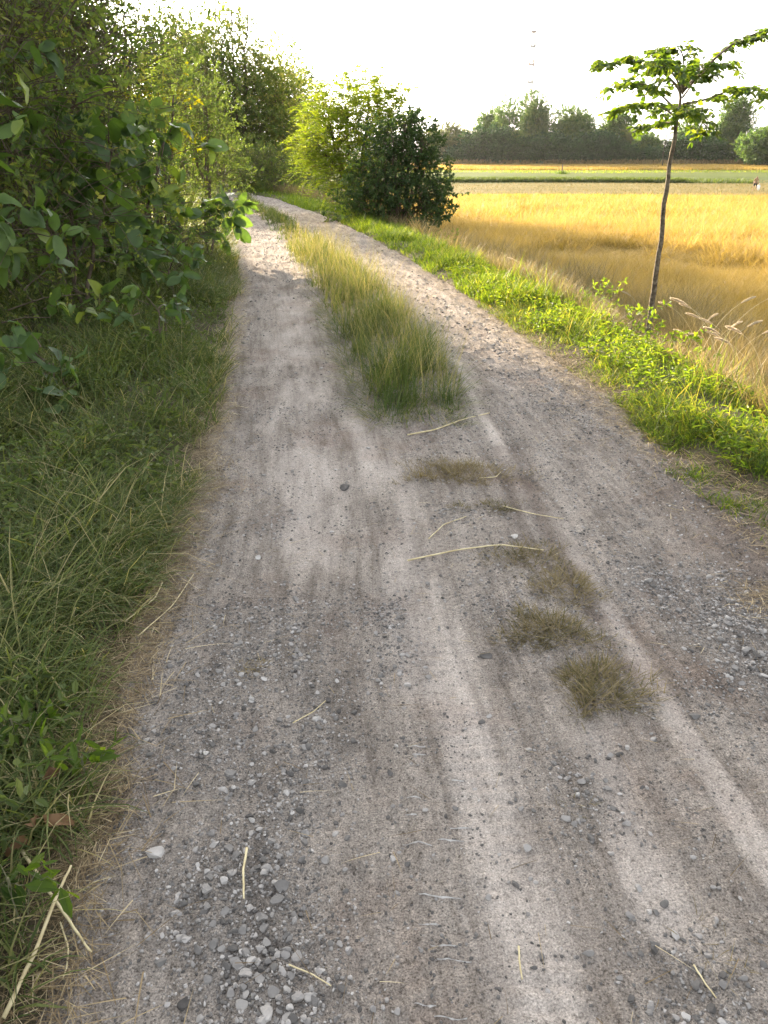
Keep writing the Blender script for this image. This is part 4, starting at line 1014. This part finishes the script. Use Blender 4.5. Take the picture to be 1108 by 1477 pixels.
fx = [(1075, 520, 1.0, 3.0), (1095, 545, 1.05, 3.2), (1050, 500, 1.0, 3.0), (1105, 500, 1.1, 2.9), (1020, 500, .95, .1), (1035, 520, .85, -.2), (1010, 480, .95, .3), (985, 480, .9, .5), (1070, 560, .8, -.3), (1120, 540, 1.1, 3.1), (1112, 580, .9, 3.3), (1090, 480, 1.1, 2.9), (1060, 470, 1.25, 3.1), (1030, 465, 1.2, 2.9), (1000, 500, 1.1, .2), (1080, 500, 1.35, 3.2), (1045, 545, 1.0, 3.0), (1015, 540, .95, -.4)]
for i, (px, py, H, az) in enumerate(fx):
    q = onz(px, py, -.3); foxtail((q[0], q[1], gz(q[0], q[1])), az, H + .28, LB, G, 200 + i)
G2 = 'foxtail plumes in the tall grass left of the young tree'
for i, (px, py, H, az) in enumerate([(925, 440, .95, 2.9), (905, 420, .9, 3.2), (940, 420, 1.0, 2.8), (890, 430, .85, 3.0)]):
    q = onz(px, py, -.45); foxtail((q[0], q[1], gz(q[0], q[1])), az, H, 'faint foxtail plume in the tall grass left of the young tree', G2, 220 + i)
for i, (px, py, H, az, lb) in enumerate([(778, 398, 1.2, 3.1, 'foxtail plume bending left over the golden rice'), (812, 392, 1.15, 2.7, 'foxtail plume standing steeper over the golden rice'), (548, 322, 1.1, 2.0, 'pale foxtail plume before the dark bush'), (560, 322, 1.0, .4, 'short foxtail plume leaning right before the dark bush')]):
    q = onz(px, py, -.3); foxtail((q[0], q[1], gz(q[0], q[1])), az, H, lb, None, 230 + i, .2)

# ------------------------------------------------------------------ far treeline
def far(px, d, w, h, label, seed, mat='far_leaf', name='field_tree', n=10, z0=None, den=1.0, tr=.3, leaf='S', group=None, L=.5, W=.30, sprays=9.0, per=16, top=()):
    h = h * (.73 if name == 'field_tree' else .9)
    x = (px - 554.0) / FPX * (d * cP + 3.5 * sP); z = float(field_z(np.array([d]))[0])
    z0 = h * .12 if z0 is None else z0
    return plant(name, label, 'tree', (x, d, z), [l[:6] + (den,) for l in blob(rg, w * (.72 if name == 'field_tree' else .85), h, z0, n)] + list(top), seed, leaf, L, W, sprays, per, 1.2, mat, tr, 'far_bark', group=group, twig_r=.010, spread=1.0, outl=.2)
FT = [(628, 250, 8, 11, 'far_pale_leaf', 'small pale tree of the far treeline just right of the dark bush'), (652, 256, 8, 13, 'far_pale_leaf', 'pale feathery tree near the dark bush end of the far treeline'), (680, 262, 9, 10, 'far_leaf', 'grey green tree between two pale ones in the far treeline'),
      (708, 258, 9, 19, 'far_leaf', 'broad topped tree left of the tall bare tree'), (768, 256, 9, 23, 'far_leaf', 'tall loose crowned tree right of the bare tree'), (748, 262, 7, 12, 'far_pale_leaf', 'pale tree squeezed beside the tall loose crowned one'),
      (826, 254, 12, 18.5, 'far_leaf', 'wide tree with a knobbly top in the middle of the far treeline'), (800, 256, 4, 10, 'far_dark_leaf', 'narrow dark tree left of the wide knobbly one'), (884, 254, 8, 18.5, 'far_leaf', 'round topped tree left of the pale palm'),
      (932, 258, 9, 10.5, 'far_leaf', 'tree between the pale palm and the young trunk'), (992, 256, 7, 14.5, 'far_leaf', 'dark feathery tree right of the young trunk'), (1020, 258, 9, 10, 'far_leaf', 'low grey tree below the young tree branches'), (1050, 248, 8, 23, 'far_leaf', 'tall pointed tree near the field worker end'),
      (1075, 300, 16, 10, 'far_pale_leaf', 'misty tree filling the gap between pointed and edge trees'), (1108, 225, 14, 12, 'far_leaf', 'sunlit round tree at the photo edge'), (1150, 245, 14, 15, 'far_leaf', 'tree just outside the view beside the sunlit round tree')]
for i, (px, d, w, h, mt, lb) in enumerate(FT): far(px, d, w, h, lb, 300 + i, mt)
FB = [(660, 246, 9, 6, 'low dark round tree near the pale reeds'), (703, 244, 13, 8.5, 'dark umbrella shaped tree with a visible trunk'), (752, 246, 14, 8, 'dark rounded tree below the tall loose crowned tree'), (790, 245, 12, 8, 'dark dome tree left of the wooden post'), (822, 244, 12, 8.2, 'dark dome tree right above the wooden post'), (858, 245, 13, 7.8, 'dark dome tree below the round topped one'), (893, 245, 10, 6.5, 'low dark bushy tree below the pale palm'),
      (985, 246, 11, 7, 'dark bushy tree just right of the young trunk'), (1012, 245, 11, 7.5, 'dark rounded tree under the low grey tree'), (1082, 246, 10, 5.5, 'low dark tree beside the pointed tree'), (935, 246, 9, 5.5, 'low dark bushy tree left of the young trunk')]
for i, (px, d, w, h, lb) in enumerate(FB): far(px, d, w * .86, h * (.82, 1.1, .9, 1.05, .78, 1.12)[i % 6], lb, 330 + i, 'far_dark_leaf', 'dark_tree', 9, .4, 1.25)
far(731, 248, 7, 19, 'tall thin almost bare tree standing above the treeline', 351, 'far_leaf', 'sparse_tree', 9, 7, .28, .18, L=.45, W=.28)
far(955, 222, 3.2, 12.5, 'slender tree with a thin pale trunk behind the young tree', 352, 'far_leaf', 'slender_tree', 4, 9.5, .8, .14, L=.45, W=.22)
# palm: long pale fronds from one head
x = (905 - 554.0) / FPX * (246 * cP + 3.5 * sP); zb = float(field_z(np.array([246.]))[0])
root = thing('palm_tree', 'pale yellow palm with upright fronds in the far treeline', 'palm', (x, 246, zb)); rp = np.random.default_rng(9)
b = MB(); tube(b, [[0, 0, -.3], [.1, 0, 3], [.15, .1, 6.2]], [.35, .26, .22], 8); b.build('trunk', M['pale_bark'], root, smooth=True)
b = MB()
for k in range(26):
    a = k * 2.4; el = .5 + .9 * rp.random(); L_ = 5.5 + 2 * rp.random(); t = np.linspace(0, 1, 12)
    hd = np.array([math.cos(a), math.sin(a), 0])
    C = np.array([.15, .1, 6.2]) + hd * (math.cos(el) * L_ * t)[:, None] + UP * (math.sin(el) * L_ * t - 2.0 * t ** 2.4)[:, None]
    tube(b, C, np.linspace(.06, .02, 12), 4, .8)
    S = np.cross(hd, UP)
    for sg in (-1, 1): leaves(b, C[1:], np.tile(S * sg + hd * .6 + UP * .1, (11, 1)), np.tile(UP, (11, 1)), 1.3 * (1.1 - t[1:] * .6), .16, LEAF_S, .6 + .4 * rp.random(11))
b.build('crown', M['far_pale_leaf'], root)

# ------------------------------------------------------------------ wooden post, mast, field worker
M['wood'] = surf('wood', [(.3, (.10, .075, .05)), (.7, (.22, .17, .12))], 8, .9, .5, 40)
q = aty(811, 243, 172.0); z = float(field_z(np.array([172.]))[0])
root = thing('wooden_post', 'short wooden post standing alone in the yellow strip', 'post', (q[0], 172, z))
b = MB(); tube(b, [[0, 0, -.3], [.02, 0, .9], [.05, .02, 1.9]], [.13, .12, .10], 8); b.build('shaft', M['wood'], root, smooth=True)
b = MB(); r4 = np.random.default_rng(3); n = 260
blades(b, np.stack([r4.normal(0, .5, n), r4.normal(0, .5, n), np.zeros(n)], 1), .7 * (.5 + r4.random(n)), .08, .4 * r4.random(n), .8, r4.random(n) * 6.28, r4.random(n) * .5)
tag(b.build('grass_tuft', M['bright_grass'], origin=None), 'green tuft at the foot of the wooden post', 'grass tuft').location = (q[0], 172, z)

m, nt, out = newmat('mast_paint'); bs = nt.nodes.new("ShaderNodeBsdfPrincipled"); bs.inputs["Roughness"].default_value = .5
sxyz = nt.nodes.new("ShaderNodeSeparateXYZ"); tc_ = nt.nodes.new("ShaderNodeTexCoord"); nt.links.new(tc_.outputs["Object"], sxyz.inputs[0])
band = math_(nt, 'GREATER_THAN', math_(nt, 'FRACT', math_(nt, 'DIVIDE', sxyz.outputs[2], 20)), .5)
nt.links.new(mixc(nt, band, (.24, .24, .24), (.26, .20, .19)), bs.inputs["Base Color"]); nt.links.new(bs.outputs[0], out.inputs[0]); M['mast'] = m
MD = 560.0
mt = aty(770, 44, MD); mz = -1.95
root = thing('lattice_mast', 'tall thin lattice radio mast far beyond the treeline', 'mast', (mt[0], MD, mz))
Hm = mt[2] - mz; b = MB(); b2 = MB()
wd = lambda z: 2.3 - 1.35 * z / Hm
zs = np.linspace(0, Hm, 27)
for sx_, sy_ in ((1, 1), (1, -1), (-1, 1), (-1, -1)):
    tube(b, [[sx_ * wd(0), sy_ * wd(0), 0], [sx_ * wd(Hm), sy_ * wd(Hm), Hm]], .30, 5)
cs = [(1, 1), (-1, 1), (-1, -1), (1, -1)]
A_, B_ = [], []
for a, c in zip(zs[:-1], zs[1:]):
    for (x0, y0), (x1, y1) in zip(cs, cs[1:] + cs[:1]):
        A_ += [[x0 * wd(a), y0 * wd(a), a], [x1 * wd(a), y1 * wd(a), a], [x0 * wd(c), y0 * wd(c), c]]
        B_ += [[x1 * wd(c), y1 * wd(c), c], [x0 * wd(c), y0 * wd(c), c], [x1 * wd(c), y1 * wd(c), c]]
thin_tubes(b, np.array(A_), np.array(B_), .15, .15)
b.build('lattice', M['mast'], root)
for py in (47, 68, 94, 120):
    z = float(aty(770, py, MD)[2] - mz); w = wd(z) + .6
    bb = MB(); bb.add([[-w, -w, z], [w, -w, z], [w, w, z], [-w, w, z], [-w, -w, z + .8], [w, -w, z + .8], [w, w, z + .8], [-w, w, z + .8]], np.array([[3, 2, 1, 0], [4, 5, 6, 7], [0, 1, 5, 4], [1, 2, 6, 5], [2, 3, 7, 6], [3, 0, 4, 7]]))
    for k in range(4): tube(bb, [[(-1 + 2 * (k % 2)) * w, (-1 + 2 * (k // 2)) * w, z + .3], [(-1 + 2 * (k % 2)) * w, (-1 + 2 * (k // 2)) * w, z + 3.0]], .26, 6)
    bb.build('platform', M['mast'], root)

# field worker walking away with a white sack
def skin_body(name, joints, edges, mat, parent, root_i=0, lv=2):
    me = bpy.data.meshes.new(name); me.from_pydata([j[:3] for j in joints], edges, []); me.update()
    o = bpy.data.objects.new(name, me); col.objects.link(o); o.parent = parent
    md = o.modifiers.new("skin", 'SKIN'); md.use_smooth_shade = True
    for i, j in enumerate(joints):
        sv = me.skin_vertices[0].data[i]; r = j[3]; sv.radius = r if isinstance(r, tuple) else (r, r); sv.use_root = (i == root_i)
    s = o.modifiers.new("sub", 'SUBSURF'); s.levels = lv; s.render_levels = lv
    me.materials.append(mat)
    return o
M['skin'] = surf('skin', [(.3, (.24, .13, .085)), (.7, (.33, .19, .13))], 5, .6, .05, 40)
M['shirt'] = surf('shirt', [(.3, (.22, .15, .09)), (.7, (.34, .24, .15))], 7, .9, .2, 60)
M['shorts'] = surf('shorts', [(.3, (.012, .012, .014)), (.7, (.03, .03, .034))], 7, .9, .2, 60)
M['hair'] = surf('hair', [(.3, (.010, .008, .007)), (.7, (.03, .022, .018))], 30, .6, .5, 90)
M['sack'] = surf('sack', [(.3, (.62, .61, .58)), (.7, (.80, .79, .76))], 5, .8, .5, 20)
PD = 101.0
pp = aty(1088, 276, PD); pz = float(field_z(np.array([PD]))[0]) + .04
pr = thing('person', 'person in brown shirt and black shorts with a white sack in the stubble', 'person', (pp[0], PD, pz))
J = [(0, 0, .92, (.14, .10)), (0, -.02, 1.10, (.13, .09)), (.0, -.07, 1.30, (.17, .11)), (.0, -.10, 1.42, (.09, .07)), (.0, -.13, 1.50, .055), (0, -.15, 1.58, (.075, .09)), (0, -.16, 1.67, (.07, .085)),
     (.19, -.08, 1.36, .055), (.25, -.06, 1.12, .042), (.24, -.18, .90, .032), (.24, -.22, .84, .035), (-.19, -.08, 1.36, .055), (-.27, .02, 1.12, .042), (-.28, -.06, .90, .032), (-.28, -.09, .83, .035),
     (.10, .0, .86, .085), (.12, -.10, .48, .058), (.12, .06, .09, .036), (.12, -.10, .04, .035), (-.10, .0, .86, .085), (-.12, .08, .48, .058), (-.12, .24, .12, .036), (-.12, .10, .04, .035)]
E = [(0, 1), (1, 2), (2, 3), (3, 4), (4, 5), (5, 6), (3, 7), (7, 8), (8, 9), (9, 10), (3, 11), (11, 12), (12, 13), (13, 14), (0, 15), (15, 16), (16, 17), (17, 18), (0, 19), (19, 20), (20, 21), (21, 22)]
skin_body('body', J, E, M['skin'], pr)
g = lambda i, k=1.22: (*J[i][:3], tuple(c * k for c in J[i][3]) if isinstance(J[i][3], tuple) else J[i][3] * k)
skin_body('shirt', [g(0), g(1), g(2), g(3, 1.05), g(7, 1.35), (.22, -.07, 1.22, .066), g(11, 1.35), (-.23, -.04, 1.22, .066)], [(0, 1), (1, 2), (2, 3), (3, 4), (4, 5), (3, 6), (6, 7)], M['shirt'], pr)
skin_body('shorts', [(0, 0, .95, (.17, .13)), (.11, 0, .84, .115), (.125, -.08, .56, .095), (-.11, 0, .84, .115), (-.125, .06, .56, .095)], [(0, 1), (1, 2), (0, 3), (3, 4)], M['shorts'], pr)
skin_body('hair', [(0, -.13, 1.62, (.085, .09)), (0, -.14, 1.70, (.075, .085))], [(0, 1)], M['hair'], pr)
V, F = T2[2]; b = MB(); V = np.array([V[:, 2] * .34, V[:, 1] * .34, V[:, 0] * .36]).T + rng.normal(0, .012, V.shape); b.add(V, F); tube(b, [[0, 0, .28], [0, 0, .42], [.0, 0, .48]], [.07, .05, .09], 8)
o = b.build('sack', M['sack'], smooth=True); o.location = (pp[0] + .36, PD - .22, pz + .36); tag(o, 'bulging white sack carried beside the person in the stubble', 'sack')

# ------------------------------------------------------------------ the hazy evening air
m, nt, out = newmat('air')
pv = nt.nodes.new("ShaderNodeVolumePrincipled"); pv.inputs["Color"].default_value = (.96, .95, .92, 1); pv.inputs["Density"].default_value = HAZE; pv.inputs["Anisotropy"].default_value = .55
nt.links.new(pv.outputs[0], out.inputs["Volume"])
x0, x1, y0, y1, z0, z1 = -960, 960, -80, 1560, -6, 95
b = MB(); b.add([[x0, y0, z0], [x1, y0, z0], [x1, y1, z0], [x0, y1, z0], [x0, y0, z1], [x1, y0, z1], [x1, y1, z1], [x0, y1, z1]], np.array([[3, 2, 1, 0], [4, 5, 6, 7], [0, 1, 5, 4], [1, 2, 6, 5], [2, 3, 7, 6], [3, 0, 4, 7]]))
tag(b.build('haze', m), 'thin pale evening haze over the whole place', 'haze', kind='stuff')
